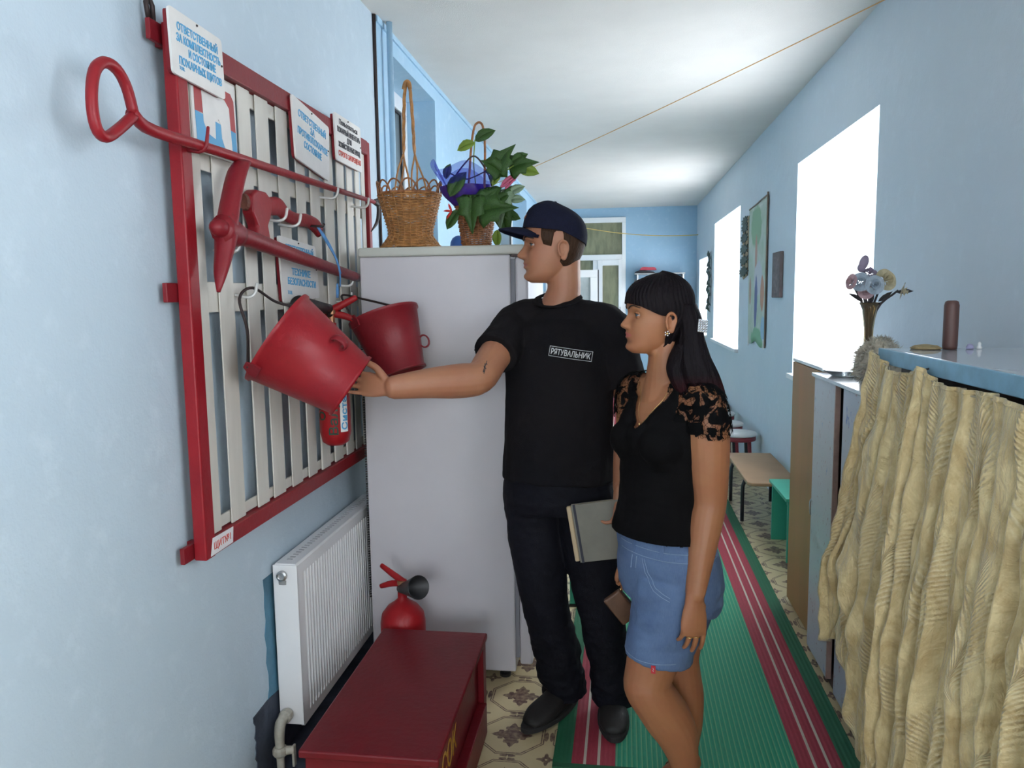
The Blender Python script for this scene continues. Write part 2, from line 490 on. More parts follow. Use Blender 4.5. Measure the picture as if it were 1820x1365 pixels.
MB().box(a0 + .07, a1 - .05, Y + .005, Y + .015, .85, 1.94).build('pane', m_olive, leaf)
m_steel = mat('brushed steel', (0.55, 0.55, 0.55), 0.3, 1.0, var=.1)
MB().box(a1 - .035, a1 - .015, Y - .05, Y - .02, 1.15, 1.33).tube([(a1 - .025, Y - .05, 1.27), (a1 - .025, Y - .085, 1.27), (a1 - .14, Y - .085, 1.27)], .01, 8).build('door_handle', m_steel, leaf)
# second white leaf standing open in front of it
d2 = tag(bpy.data.objects.new('door_2', None), kind='structure'); COL.objects.link(d2)
m_pale = mat('pale lit glass', (0.50, 0.56, 0.56), 0.15, var=.25, vscale=4)
f = MB(); x0, x1, Y2 = -.85, -.22, 9.3
f.box(x0, x1, Y2, Y2 + .05, 1.72, 1.81).box(x1 - .09, x1, Y2, Y2 + .05, .02, 1.72).box(x0, x0 + .09, Y2, Y2 + .05, .02, 1.72).box(x0 + .09, x1 - .09, Y2, Y2 + .05, .02, .75)
f.build('door_leaf', m_pvc, d2, bevel=.005)
MB().box(x0 + .09, x1 - .09, Y2 + .02, Y2 + .03, .75, 1.72).build('pane', m_pale, d2)
MB().box(x1 + .001, x1 + .012, Y2, Y2 + .05, .02, 1.81).build('edge_seal', m_gask, d2)
MB().box(x0, x0 + .03, Y2 + .05, Y2 + .10, .02, 1.81).box(-1.11, x0 + .01, Y2 + .05, Y2 + .09, .3, .36).box(-1.11, x0 + .01, Y2 + .05, Y2 + .09, 1.5, 1.56).build('hinge_post', m_pvc, d2)

# ------------------------------------------------------------------ fire board on the left wall
def red_paint(name, col, worn=0.25):
    m, n, b = base(name); v = n.obj()
    f = n.ramp(n.noise(v, 7.0, 5.0, .65), .3, .7)
    g = n.ramp(n.noise(v, 45.0, 5.0, .7), .60, .74)
    c = n.mix(f * .55, col, (col[0] * .62, col[1] * .6, col[2] * .7))
    c = n.mix(g * worn, c, (0.07, .012, .012))
    n.l(c, b.inputs['Base Color']); b.inputs['Roughness'].default_value = .42; b.inputs['Specular IOR Level'].default_value = .32
    n.l(n.bump(n.noise(v, 55.0, 3.0), .25, .004), b.inputs['Normal'])
    return m
m_red = red_paint('red enamel', (0.29, 0.011, 0.018))
m_red2 = red_paint('dull red enamel', (0.22, 0.013, 0.020), .45)
m_redbox = red_paint('oxide red box paint', (0.15, 0.006, 0.011), .35)
m_redext = red_paint('extinguisher red', (0.34, 0.010, 0.014), .08)
m_slat = mat('yellowed white slat paint', (0.66, 0.63, 0.57), .5, var=.14, vscale=9, stretch=(1, 1, .2), bump=.2, bscale=40)
m_hook = mat('white hook wire', (0.62, 0.62, 0.60), .35, .2)
m_iron = mat('dark iron', (0.05, 0.035, 0.035), .5, .5, var=.4)
m_black = mat('black rubber', (0.012, 0.012, 0.014), .45, var=.2)
m_board = mat('white sign board', (0.72, 0.70, 0.68), .45, var=.08, vscale=14, bump=.08)
m_blueink = mat('blue stencil paint', (0.11, 0.42, 0.72), .6, var=.3, vscale=80)
m_blackink = mat('black stencil paint', (0.05, 0.05, 0.06), .6, var=.3, vscale=80)
m_redink = mat('red stencil paint', (0.66, 0.10, 0.07), .6, var=.3, vscale=80)
fb = thing('fire_board', 'white slatted board in a red wooden frame on the blue wall', 'board', (-1.06, 2.47, .84))
mb = MB().box(-1.064, -1.030, 1.745, 1.792, .842, 2.155)
mb.build('frame_post', m_red, fb, bevel=.004)
MB().box(-1.070, -1.036, 3.168, 3.200, .842, 2.155).build('frame_post', m_red, fb, bevel=.003)
MB().box(-1.068, -1.034, 1.793, 3.167, 2.100, 2.157).build('frame_rail', m_red2, fb, bevel=.003)
MB().box(-1.068, -1.034, 1.793, 3.167, .842, .888).build('frame_rail', m_red, fb, bevel=.003)
SL = [(1.797, 1.862), (1.913, 1.999), (2.070, 2.149), (2.178, 2.268), (2.315, 2.403), (2.448, 2.528), (2.565, 2.650),
      (2.695, 2.785), (2.822, 2.905), (2.935, 3.005), (3.030, 3.085), (3.108, 3.160)]
rnd = random.Random(4)
for a, b_ in SL:
    MB().box(-1.0525, -1.0465 + rnd.uniform(-.002, .002), a + .003, b_ - .003, .889, 2.099).build('slat', m_slat, fb, bevel=.003)
for z0, z1 in ((.893, .925), (1.470, 1.550), (1.835, 1.885), (2.055, 2.097)):
    MB().box(-1.062, -1.0555, 1.793, 3.167, z0, z1).build('batten', m_slat, fb, bevel=.002)
for z0, z1 in ((2.105, 2.152), (1.498, 1.545), (.845, .886)):
    MB().box(-1.0945, -1.065, 1.765, 1.785, z0, z1).box(-1.078, -1.066, 1.705, 1.764, z0, z1).build('mounting_bracket', m_red2, fb, bevel=.002)
MB().tube([(-1.072, 1.712, 2.150), (-1.072, 1.705, 2.185), (-1.072, 1.715, 2.205), (-1.072, 1.730, 2.185), (-1.072, 1.730, 2.150)], .006, 8).build('hanging_eye', m_iron, fb, True)
def hook(y, z, up=.03, reach=.06, m=m_hook, r=.0045):
    x0 = -1.046
    MB().tube([(x0, y, z), (x0 + reach * .7, y + .004, z - .006), (x0 + reach, y + .012, z + .004), (x0 + reach + .004, y + .02, z + up)], r, 8, sub=4, round_=True).build('hook', m, fb, True)
for y, z in ((2.64, 1.862), (2.98, 1.868), (1.90, 1.632), (2.20, 1.742), (2.30, 1.735), (2.77, 1.555)): hook(y, z)
MB().tube([(-1.035, 1.772, 1.866), (-.985, 1.768, 1.862), (-.975, 1.774, 1.915)], [.005, .0055, .004], 8, sub=3, round_=True).build('hook', m_red2, fb, True)
hook(2.0, 1.515, .03, .05); hook(2.769, 1.492, .03, .05)

# ---- signs
def board(name, label, quad, x=-1.022, t=.006, back=None, nails=True):
    """quad: top-left, top-right, bottom-right, bottom-left as (y, z)"""
    o = thing(name, label, 'sign', (x, quad[0][0], quad[3][1]))
    q = [Vector(p) for p in quad]; pts = []
    for i in range(4):
        a, b_, c = q[i - 1], q[i], q[(i + 1) % 4]
        for k in range(4):
            f = k / 3; r = .012
            p0 = b_ + (a - b_).normalized() * r; p1 = b_ + (c - b_).normalized() * r
            pts.append(tuple((1 - f) ** 2 * p0 + 2 * f * (1 - f) * b_ + f * f * p1))
    MB().prism(pts, x - t, x, YZ).build('board', m_board, o)
    MB().prism([tuple(Vector((sum(p[0] for p in pts) / 16, sum(p[1] for p in pts) / 16)) * .04 + Vector(p) * .96) for p in pts], x - t - .012, x - t - .0005, YZ).build('backing', back or m_red2, o)
    if nails:
        for p in ((q[0] * .5 + q[1] * .5), (q[1] * .55 + q[2] * .45)):
            c = q[0] * .25 + q[1] * .25 + q[2] * .25 + q[3] * .25
            p = p + (c - p) * .08
            MB().ball((x + .001, p.x, p.y), .003, 8, 6).build('nail', m_iron, o, True)
    return o
def line(o, s, cx, cz, size, width, ang=0.0, m=m_blueink, x=-1.0212, bold=.0):
    d = Vector((0, math.cos(ang), math.sin(ang)))
    M = frame((x, cx, cz - size * .36), d, Vector((0, 0, 1)))
    lettering(s, size, M, m, o, width=width, bold=bold)
s = board('notice_sign', 'white sign with five blue text lines over the top left frame corner', [(1.712, 2.180), (1.952, 2.176), (1.957, 2.026), (1.718, 2.030)])
for t, cy, cz, w in (('ОТВЕТСТВЕННЫЙ', 1.835, 2.143, .185), ('ЗА КОМПЛЕКТНОСТЬ', 1.838, 2.117, .20), ('И СОСТОЯНИЕ', 1.850, 2.092, .125), ('ПОЖАРНЫХ ЩИТОВ', 1.842, 2.066, .195)):
    line(s, t, cy, cz, .025, w, -.01, bold=.0006)
line(s, 'ТОВ.', 1.755, 2.049, .011, .022)
s = board('notice_sign', 'crooked white sign with four blue lines under the middle of the top rail', [(2.384, 2.152), (2.700, 2.112), (2.684, 1.920), (2.400, 1.955)])
for t, cy, cz, w in (('ОТВЕТСТВЕННЫЙ', 2.545, 2.090, .235), ('ЗА', 2.540, 2.063, .035), ('ПРОТИВОПОЖАРНОЕ', 2.545, 2.034, .255), ('СОСТОЯНИЕ', 2.540, 2.002, .15)):
    line(s, t, cy, cz, .030, w, -.126, bold=.0006)
s = board('notice_sign', 'white sign with black lines and a red last line at right end', [(2.756, 2.182), (3.046, 2.183), (3.052, 2.008), (2.768, 2.012)])
for t, cy, cz, w, m in (('Пользоваться', 2.905, 2.158, .20, m_blackink), ('ПОЖАРНЫЙ ИНВЕНТАРЬ', 2.907, 2.128, .25, m_blackink), ('ДЛЯ', 2.908, 2.102, .05, m_blackink),
                        ('ХОЗЯЙСТВЕННЫХ НУЖД', 2.910, 2.075, .24, m_blackink), ('СТРОГО ЗАПРЕЩЕНО', 2.912, 2.042, .25, m_redink)):
    line(s, t, cy, cz, .026, w, 0, m, bold=.0006)
s = board('notice_sign', 'white sign with blue lines partly behind the pickaxe handle', [(2.264, 1.700), (2.556, 1.682), (2.576, 1.506), (2.283, 1.490)], x=-1.034)
for t, cy, cz, w in (('ОТВЕТСТВЕННЫЙ', 2.420, 1.660, .225), ('ПО', 2.420, 1.632, .03), ('ТЕХНИКЕ', 2.425, 1.588, .15), ('БЕЗОПАСНОСТИ', 2.430, 1.556, .225)):
    line(s, t, cy, cz, .030, w, -.05, x=-1.0332, bold=.0006)
line(s, 'ТОВ.', 2.330, 1.524, .015, .035, -.05, x=-1.0332)
# emblem board
o = thing('emblem_board', 'square board with red and blue emblem below the corner sign', 'sign', (-1.040, 1.83, 1.868))
m_emred = mat('emblem red', (0.40, .045, .05), .5, var=.1); m_emblue = mat('emblem blue', (0.10, .36, .62), .5, var=.1)
def uv(u, v): return (1.822 + .222 * u, 2.082 - .207 * v)
MB().prism([uv(0, 0), uv(1, 0), uv(1, 1), uv(0, 1)], -1.045, -1.0405, YZ).build('board', m_board, o)
def poly(name, pts, m, x=-1.0402, t=.0006): MB().prism([uv(*p) for p in pts], x, x + t, YZ).build(name, m, o)
poly('emblem_field', [(.05, .10), (.88, .12), (.95, .20), (.97, .60), (.78, .60), (.55, .52), (.05, .52)], m_emred)
poly('emblem_field', [(.05, .52), (.97, .60), (.99, .98), (.07, .96)], m_emblue, -1.0399)
poly('emblem_figure', [(.20, .24), (.27, .20), (.72, .24), (.82, .32), (.86, .88), (.70, .88), (.62, .74), (.61, .58), (.56, .52), (.48, .54), (.47, .78), (.30, .74), (.22, .62)], m_board, -1.0392)
# paper label on the lower left corner
o = thing('paper_label', 'hand written white paper label taped to lower left frame corner', 'label', (-1.030, 1.77, .85))
m_paper = mat('white paper', (0.76, .74, .76), .7, var=.04)
MB().prism([(1.763, .848), (1.876, .850), (1.882, .892), (1.776, .893)], -1.0288, -1.0278, YZ).build('paper', m_paper, o)
m_pen = mat('red felt pen', (0.62, .08, .06), .6)
M = frame((-1.0275, 1.824, .862), (0, 1, .02), (0, -.25, 1)); lettering('ЩИТ№1', .026, M, m_pen, o, width=.085)

# ---- tools
o = thing('boat_hook', 'long red iron hook with a triangular loop handle hung high', 'hook', (-.995, 2.3, 1.87))
X = -.995
L = [(1.508, 1.885), (1.455, 1.846), (1.412, 1.822), (1.386, 1.835), (1.379, 1.885), (1.393, 1.940), (1.424, 1.966), (1.462, 1.963), (1.490, 1.935), (1.508, 1.885)]
MB().tube([(X + .004, y, z) for y, z in L], .0115, 10, sub=4).build('loop_handle', m_red, o, True)
MB().tube([(X + .004, 1.500, 1.89), (X, 1.55, 1.871), (X, 1.65, 1.869), (X, 1.75, 1.873), (X, 2.4, 1.885), (X, 3.13, 1.899)], [.013, .0135, .0135, .013, .0115, .0085], 10, sub=3).build('rod', m_red, o, True)
MB().tube([(X, 3.11, 1.899), (X, 3.15, 1.901), (X, 3.17, 1.903)], [(.010, .010), (.018, .012), (.018, .012)], 8, side=(0, 0, 1)).tube([(X, 3.165, 1.903), (X, 3.245, 1.911)], [(.022, .010), (.001, .001)], 8, side=(0, 0, 1)).build('spike', m_iron, o)
MB().tube([(X, 3.16, 1.900), (X, 3.165, 1.865), (X, 3.14, 1.82), (X, 3.06, 1.775)], [(.011, .007), (.012, .007), (.010, .006), (.002, .002)], 8, side=(0, 1, 0), sub=4).build('barb', m_iron, o, True)
o = thing('pickaxe', 'big red pickaxe with its long handle sloping across slats', 'pickaxe', (-1.0, 2.3, 1.6))
X = -.978
h = MB().tube([(X, y, z) for y, z in ((1.945, 1.862), (1.912, 1.83), (1.876, 1.765), (1.848, 1.70), (1.838, 1.665), (1.822, 1.62), (1.800, 1.57), (1.784, 1.522))],
              [(.010, .025), (.013, .028), (.016, .028), (.020, .029), (.024, .030), (.018, .025), (.013, .018), (.004, .005)], 14, side=(0, 1, 0), sub=4)
h.tube([(X, 1.815, 1.680), (X, 1.86, 1.675), (X, 1.90, 1.669)], [(.036, .030), (.037, .032), (.030, .028)], 14, side=(0, 0, 1), sub=3)
h.build('pick_head', m_red2, o, True)
MB().tube([(X, 1.80, 1.681), (X, 1.90, 1.671), (X, 2.3, 1.630), (X, 2.78, 1.585), (X, 2.803, 1.583)], [.022, .024, .0205, .0175, .013], 14, sub=3, round_=True).build('handle', m_red2, o, True)
o = thing('axe', 'short red hand axe resting blade down over pickaxe handle', 'axe', (-.985, 2.3, 1.7))
X = -1.022
bl = [(2.045, 1.745), (2.048, 1.795), (2.075, 1.812), (2.135, 1.812), (2.168, 1.796), (2.166, 1.752), (2.140, 1.715), (2.150, 1.680), (2.168, 1.655), (2.12, 1.645), (2.050, 1.652), (2.066, 1.68), (2.072, 1.71)]
MB().prism(bl, X - .018, X + .018, YZ).build('axe_head', m_red, o, bevel=.008, seg=3)
MB().tube([(X, y, z) for y, z in ((2.036, 1.772), (2.17, 1.776), (2.245, 1.783), (2.30, 1.765), (2.38, 1.757), (2.46, 1.762), (2.53, 1.752), (2.565, 1.738))],
          [(.024, .016), (.026, .016), (.028, .017), (.022, .015), (.021, .014), (.022, .014), (.026, .016), (.027, .015)], 14, side=(0, 0, 1), sub=4).build('handle', m_red, o, True)
MB().tube([(X, 2.024, 1.772), (X, 2.037, 1.772)], [(.021, .013), (.024, .016)], 14, side=(0, 0, 1)).build('handle_end', mat('bare worn wood', (.16, .05, .03), .7, var=.4, vscale=60), o)
o = thing('cord_loop', 'blue string looped over a nail beside the axe grip', 'string', (-1.0, 2.5, 1.62))
m_cord = mat('blue cord', (0.10, .27, .55), .8, var=.2, vscale=50)
X = -.951
MB().tube([(X - .04, 2.476, 1.742), (X - .02, 2.49, 1.70), (X, 2.525, 1.64), (X + .004, 2.55, 1.59), (X - .01, 2.585, 1.545)], [.004, .004, .003, .003, .0035], 6, sub=4).tube(
    [(X - .04, 2.484, 1.742), (X - .015, 2.50, 1.695), (X + .002, 2.53, 1.635), (X + .006, 2.553, 1.588)], .003, 6, sub=4).build('string', m_cord, o, True)
MB().tube([(X - .02, 2.586, 1.555), (X - .022, 2.592, 1.535), (X - .024, 2.592, 1.505)], [(.003, .003), (.010, .005), (.008, .004)], 8, side=(0, 1, 0), sub=2).build('tassel', m_cord, o, True)
MB().tube([(-1.046, 2.47, 1.748), (X - .02, 2.474, 1.742), (X - .016, 2.476, 1.752)], .004, 6).build('nail', m_iron, o, True)

def bucket(label, mouth, axis, r0, r1, L, ear, loop, lug_dir, m, seam=None):
    o = thing('fire_bucket', label, 'bucket', Vector(mouth) + Vector(axis).normalized() * L, group=None)
    a = Vector(axis).normalized(); e = Vector(ear); e = (e - a * e.dot(a)).normalized()
    M = frame(mouth, e, a.cross(e))      # local z = axis, mouth at z = 0
    t = .003
    MB().lathe([(r0 + .006, -.004), (r0 + .006, .006), (r0, .009), (r1, L - .012), (r1 + .004, L - .008), (r1 + .004, L), (r1 - .003, L), (r1 - .004, L - .02), (r1 - .006, L - .022)], 48, M, cap0=False, cap1=False).build('shell', m, o, 1)
    MB().lathe([(r0 + .006, -.004), (r0 - .001, -.003), (r1 - .006, L - .022)], 48, M, cap0=False, cap1=True).build('inside', m_red2, o, 1)
    MB().tube([tuple(M @ Vector((r0 * math.cos(1.9) + .0015 * math.cos(1.9), r0 * math.sin(1.9) + .0015 * math.sin(1.9), .01))), tuple(M @ Vector(((r1 + .0025) * math.cos(1.9), (r1 + .0025) * math.sin(1.9), L - .014)))], [.002, .002], 6).build('seam', m, o)
    for s in (1, -1):
        c = M @ Vector((s * (r0 + .005), 0, .012))
        MB().prism([(-.022, -.012), (.022, -.012), (.022, .010), (.010, .03), (-.010, .03), (-.022, .010)], -.003, .003, frame(c - a * .018, a.cross(e), -a) @ Matrix.Translation((0, -.02, 0))).build('ear', m_iron if False else m_red2, o)
    p0 = M @ Vector((r0 + .008, 0, -.004)); p1 = M @ Vector((-r0 - .008, 0, -.004))
    pts = [tuple(p0)] + [tuple(p) for p in loop] + [tuple(p1)]
    MB().tube(pts, .0042, 8, sub=6).build('bail_handle', m_iron, o, True)
    ld = Vector(lug_dir); ld = (ld - a * ld.dot(a)).normalized()
    c = Vector(mouth) + a * (L * .62); rr = r0 + (r1 - r0) * .62
    M2 = frame(c + ld * (rr + .011), a, ld)
    MB().tube([tuple(M2 @ Vector((.022 * math.cos(2 * PI * k / 14), .017 * math.sin(2 * PI * k / 14), 0))) for k in range(15)], [(.012, .003)] * 15, 6, side=tuple(M2.to_3x3() @ Vector((0, 0, 1)))).build('lug', m_red2, o, True)
    return o
bucket('tipped red bucket held up by the man, its base on his hand', (-.935, 2.010, 1.397), (.78, .20, -.585), .138, .096, .245, (.30, -.32, .68) if False else (-.25, -.72, -.35),
       [(-1.0, 1.965, 1.42), (-1.028, 1.985, 1.505), (-1.01, 2.03, 1.535), (-.985, 2.12, 1.495)], (.3, -.55, .75), m_red)
bucket('upright red bucket hanging between slats and fridge', (-.811, 2.60, 1.440), (.33, -.14, -.93), .120, .083, .215, (-.55, -.75, -.1),
       [(-.97, 2.66, 1.475), (-1.02, 2.765, 1.515), (-.93, 2.73, 1.50)], (.9, .1, .3), m_red2)

def extinguisher(label, base, r, hb, horn, lever, text=False, tilt=0.0):
    o = thing('fire_extinguisher', label, 'extinguisher', base)
    x, y, z = base
    M = Matrix.Translation(base)
    prof = [(r * .55, 0.0), (r * .86, .012), (r, .045), (r, hb - .075), (r * .93, hb - .045), (r * .68, hb - .018), (r * .36, hb), (.017, hb + .012), (.017, hb + .035)]
    MB().lathe(prof, 36, M).build('cylinder', m_redext, o, 1)
    top = Vector((x, y, z + hb + .035))
    MB().lathe([(.013, 0), (.013, .03), (.018, .03), (.018, .045)], 16, Matrix.Translation(top)).build('valve', mat('worn brass', (.35, .16, .08), .4, .6), o)
    ld = Vector(lever).normalized(); t2 = top + Vector((0, 0, .035))
    MB().tube([tuple(t2 - ld * .02), tuple(t2 + ld * .03 + Vector((0, 0, .02))), tuple(t2 + ld * .085 + Vector((0, 0, .045)))], [(.012, .010), (.013, .009), (.010, .006)], 10, sub=3, round_=True).build('lever', m_redext, o, True)
    MB().tube([tuple(t2 - ld * .02), tuple(t2 + ld * .04 - Vector((0, 0, .012))), tuple(t2 + ld * .090 - Vector((0, 0, .035)))], [(.012, .010), (.012, .008), (.009, .006)], 10, sub=3, round_=True).build('grip', m_redext, o, True)
    h0, h1, r_a, r_b = Vector(horn[0]), Vector(horn[1]), horn[2], horn[3]
    hd = (h1 - h0).normalized(); L = (h1 - h0).length
    Mh = frame(h0, hd.orthogonal(), hd.cross(hd.orthogonal()))
    MB().lathe([(r_a * .8, -.03), (r_a, 0), (r_b * .97, L), (r_b, L + .004), (r_b * .93, L + .004), (r_a * .7, .02)], 28, Mh, cap1=True).build('horn', m_black, o, 1)
    MB().tube([tuple(top + Vector((0, 0, .02))), tuple(h0 - hd * .02)], .011, 10).build('elbow', m_iron, o, True)
    return o
E1 = (-.962, 2.490, 1.0)
o = extinguisher('red extinguisher with black horn hanging behind the tipped bucket', E1, .053, .385, ((-.970, 2.45, 1.470), (-1.0, 2.325, 1.474), .019, .040), (.95, .2, .05), True)
m_label = mat('white label', (.78, .78, .78), .5, var=.04); m_green = mat('dark green hand lettering', (.012, .05, .03), .6)
def on_cyl(me, M, ax, ay, r):
    me.transform(M)
    for v in me.vertices:
        a = math.atan2(v.co.y - ay, v.co.x - ax)
    return me
def wrap(s, size, ang0, zc, r, m, o, c, width=None, vertical=True, name='lettering'):
    """letters running up the cylinder: text x -> world z, text y -> around"""
    me = text_mesh(s, size, 1, .0006, align='CENTER')
    if width:
        w = max(v.co.x for v in me.vertices) - min(v.co.x for v in me.vertices)
        for v in me.vertices: v.co.x *= width / w
    for v in me.vertices:
        a = ang0 - (v.co.y - size * .36) / r; rr = r + .0012 + v.co.z
        v.co = Vector((c[0] + rr * math.cos(a), c[1] + rr * math.sin(a), c[2] + zc + v.co.x))
    return link(name, me, m, o)
AF = -1.18       # azimuth that faces the corridor
mb = MB()
mb.grid(lambda s, t: (E1[0] + .0538 * math.cos(AF + .30 + s * .55), E1[1] + .0538 * math.sin(AF + .30 + s * .55), E1[2] + .05 + .13 * t), 8, 2)
mb.build('label', m_label, o)
wrap('Систе', .030, AF + .575, .115, .0538, m_blueink, o, E1, .115)
mb = MB()
mb.grid(lambda s, t: (E1[0] + .0538 * math.cos(AF + .20 + s * .65), E1[1] + .0538 * math.sin(AF + .20 + s * .65), E1[2] + .181 + .05 * t), 8, 2)
mb.build('label', mat('pale red label', (.62, .30, .32), .5), o)
wrap('Валу', .042, AF - .15, .10, .0532, m_green, o, E1, .12)
wrap('ОУ', .042, AF - .95, .12, .0532, m_green, o, E1, .06)

# ------------------------------------------------------------------ radiator
m_rad = mat('white radiator enamel', (.80, .80, .81), .28, var=.03)
m_crease = mat('cream valve paint', (.55, .52, .44), .45, var=.3, vscale=30)
rd = thing('radiator', 'white panel radiator with ribbed front under the fire board', 'radiator', (-1.06, 2.65, .12))
RX0, RX1, RY0, RY1, RZ0, RZ1 = -1.084, -1.002, 2.215, 3.080, .122, .666
def fluted():
    mb = MB(); n = 33; pts = []
    y = RY0 + .045; st = (RY1 - RY0 - .09) / n
    prof = [(RY0 + .002, 0), (RY0 + .040, 0)]
    for i in range(n):
        a = y + i * st
        prof += [(a, 0), (a + st * .18, -.011), (a + st * .44, -.011), (a + st * .62, 0), (a + st * .98, 0)]
    prof += [(RY1 - .04, 0), (RY1 - .002, 0)]
    zs = [(RZ0, 0), (RZ0 + .03, 0), (RZ0 + .045, 1), (RZ1 - .055, 1), (RZ1 - .04, 0), (RZ1 - .006, 0)]
    rows = [[(RX1 + d * k, yy, z) for yy, d in prof] for z, k in zs]
    rows.insert(0, [(RX1 - .012, yy, RZ0) for yy, d in prof]); rows.append([(RX1 - .006, yy, RZ1) for yy, d in prof]); rows.append([(RX1 - .012, yy, RZ1) for yy, d in prof])
    vs = [p for r in rows for p in r]; m = len(prof); fs = [(i * m + j, i * m + j + 1, (i + 1) * m + j + 1, (i + 1) * m + j) for i in range(len(rows) - 1) for j in range(m - 1)]
    return mb.add(vs, fs)
fluted().build('front_panel', m_rad, rd)
MB().box(RX0 + .012, RX0 + .026, RY0 + .01, RY1 - .01, RZ0 + .005, RZ1 - .02).build('back_panel', m_rad, rd, bevel=.004)
mb = MB().box(RX0 + .004, RX1 - .004, RY0 + .004, RY1 - .004, RZ1 - .012, RZ1 - .001)
mb.build('top_grille', m_rad, rd, bevel=.003)
mb = MB()
for i in range(34):
    y = RY0 + .04 + i * (RY1 - RY0 - .08) / 34
    mb.box(RX0 + .03, RX1 - .035, y, y + .008, RZ1 - .0015, RZ1 + .0005)
g = mb.build('grille_slot', mat('slot shadow grey', (.42, .42, .44), .5), rd)
for y0, y1 in ((RY0 - .002, RY0 + .004), (RY1 - .004, RY1 + .002)):
    MB().box(RX0, RX1 - .001, y0, y1, RZ0 + .004, RZ1 - .004).build('side_cover', m_rad, rd, bevel=.002)
MB().lathe([(.017, 0), (.017, .010), (.012, .013), (.012, .009), (.004, .008)], 20, frame((-1.052, RY0 - .001, .628), (1, 0, 0), (0, 0, 1)) @ Matrix.Rotation(PI, 4, 'X') if False else frame((-1.052, RY0 - .001, .628), (1, 0, 0), (0, 0, 1))).build('bleed_plug', m_steel, rd)
MB().tube([(-1.052, RY0 - .004, .612), (-1.052, RY0 - .004, .598)], [(.013, .003), (.012, .003)], 12, side=(1, 0, 0)).build('plug_seat', mat('dark plug seat', (.25, .25, .25), .5), rd)
MB().tube([(-1.055, RY0, .165), (-1.055, RY0 - .03, .165), (-1.058, RY0 - .055, .158), (-1.060, RY0 - .062, .120), (-1.060, RY0 - .062, .06), (-1.060, RY0 - .062, .002)], [.013, .017, .017, .016, .013, .0125], 12, sub=3).build('supply_pipe', m_crease, rd, True)
MB().lathe([(.018, 0), (.022, .008), (.022, .026), (.018, .034)], 12, frame((-1.055, RY0 - .004, .165), (1, 0, 0), (0, 0, 1))).lathe([(.019, .055), (.024, .062), (.024, .078), (.018, .085)], 12, Matrix.Translation((-1.060, RY0 - .062, 0))).build('union_nut', m_crease, rd)
MB().tube([(-1.060, RY0 - .062, .070), (-1.035, RY0 - .055, .070), (-1.018, RY0 - .05, .07)], [.016, .014, .012], 10).box(-1.024, -1.016, RY0 - .058, RY0 - .040, .015, .085).build('valve_lever', m_crease, rd, bevel=.002)
MB().tube([(-1.055, RY1, .60), (-1.055, RY1 + .05, .60), (-1.055, RY1 + .09, .60)], .014, 12).lathe([(.02, .0), (.02, .03)], 12, frame((-1.055, RY1 + .04, .60), (1, 0, 0), (0, 0, 1))).build('return_pipe', m_crease, rd, True)
MB().tube([(-1.055, RY1, .165), (-1.055, RY1 + .06, .165), (-1.055, RY1 + .08, .14), (-1.055, RY1 + .08, .002)], .013, 12, sub=3).build('return_pipe', m_crease, rd, True)
for y in (2.45, 2.85):
    MB().box(-1.0935, RX0 + .013, y, y + .03, .25, .55).build('mounting_bracket', m_rad, rd)
# riser pipe in the wall corner
o = thing('heating_pipe', 'pale blue riser pipe in the wall corner beside the fridge', 'pipe', (-1.062, 3.60, 0))
MB().tube([(-1.052, 3.60, .001), (-1.052, 3.60, 1.4), (-1.050, 3.60, H - .001)], .014, 14).build('pipe', m_wall_far, o, True)
o = thing('wall_cable', 'dark cable running down the wall corner behind the fridge', 'cable', (-1.105, 3.485, 0))
MB().tube([(-1.088, 3.488, H - .002), (-1.088, 3.486, 2.5), (-1.087, 3.484, 1.2), (-1.087, 3.486, .002)], [.009, .008, .006, .006], 8, sub=4).build('cable', m_iron, o, True)

# ------------------------------------------------------------------ red sand box
o = thing('sand_box', 'low dark red wooden box with yellow lettering on floor', 'box', (-.625, 2.11, 0))
BX0, BX1, BY0, BY1, BZ = -.812, -.440, 1.745, 2.480, .345
MB().box(BX0, BX1, BY0, BY1, BZ - .022, BZ).build('lid', m_redbox, o, bevel=.005)
MB().box(BX0 + .012, BX1 - .028, BY0 + .015, BY0 + .035, .012, BZ - .023).build('end_board', m_redbox, o, bevel=.003)
MB().box(BX0 + .012, BX1 - .028, BY1 - .035, BY1 - .015, .012, BZ - .023).build('end_board', m_redbox, o, bevel=.003)
MB().box(BX0 + .012, BX0 + .030, BY0 + .036, BY1 - .036, .012, BZ - .023).build('side_board', m_redbox, o, bevel=.003)
sb = MB().box(BX1 - .046, BX1 - .028, BY0 + .036, BY1 - .036, .012, BZ - .023).build('side_board', m_redbox, o, bevel=.003)
MB().box(BX0 + .03, BX1 - .046, BY0 + .036, BY1 - .036, .012, .03).build('bottom_board', m_redbox, o)
for y in (BY0 + .005, BY1 - .055):
    MB().box(BX1 - .0275, BX1 - .006, y, y + .05, .0, BZ - .023).build('corner_batten', m_redbox, o, bevel=.003)
MB().box(BX1 - .0275, BX1 + .004, BY0 + .056, BY1 - .056, .012, .12).build('skirting_board', m_redbox, o, bevel=.003)
m_yel = mat('ochre lettering', (.52, .28, .03), .6, var=.3, vscale=60)
M = frame((BX1 - .0275, 1.925, .175), (0, 1, 0), (0, 0, 1)); lettering('ПЕСОК', .105, M, m_yel, o, width=.30)

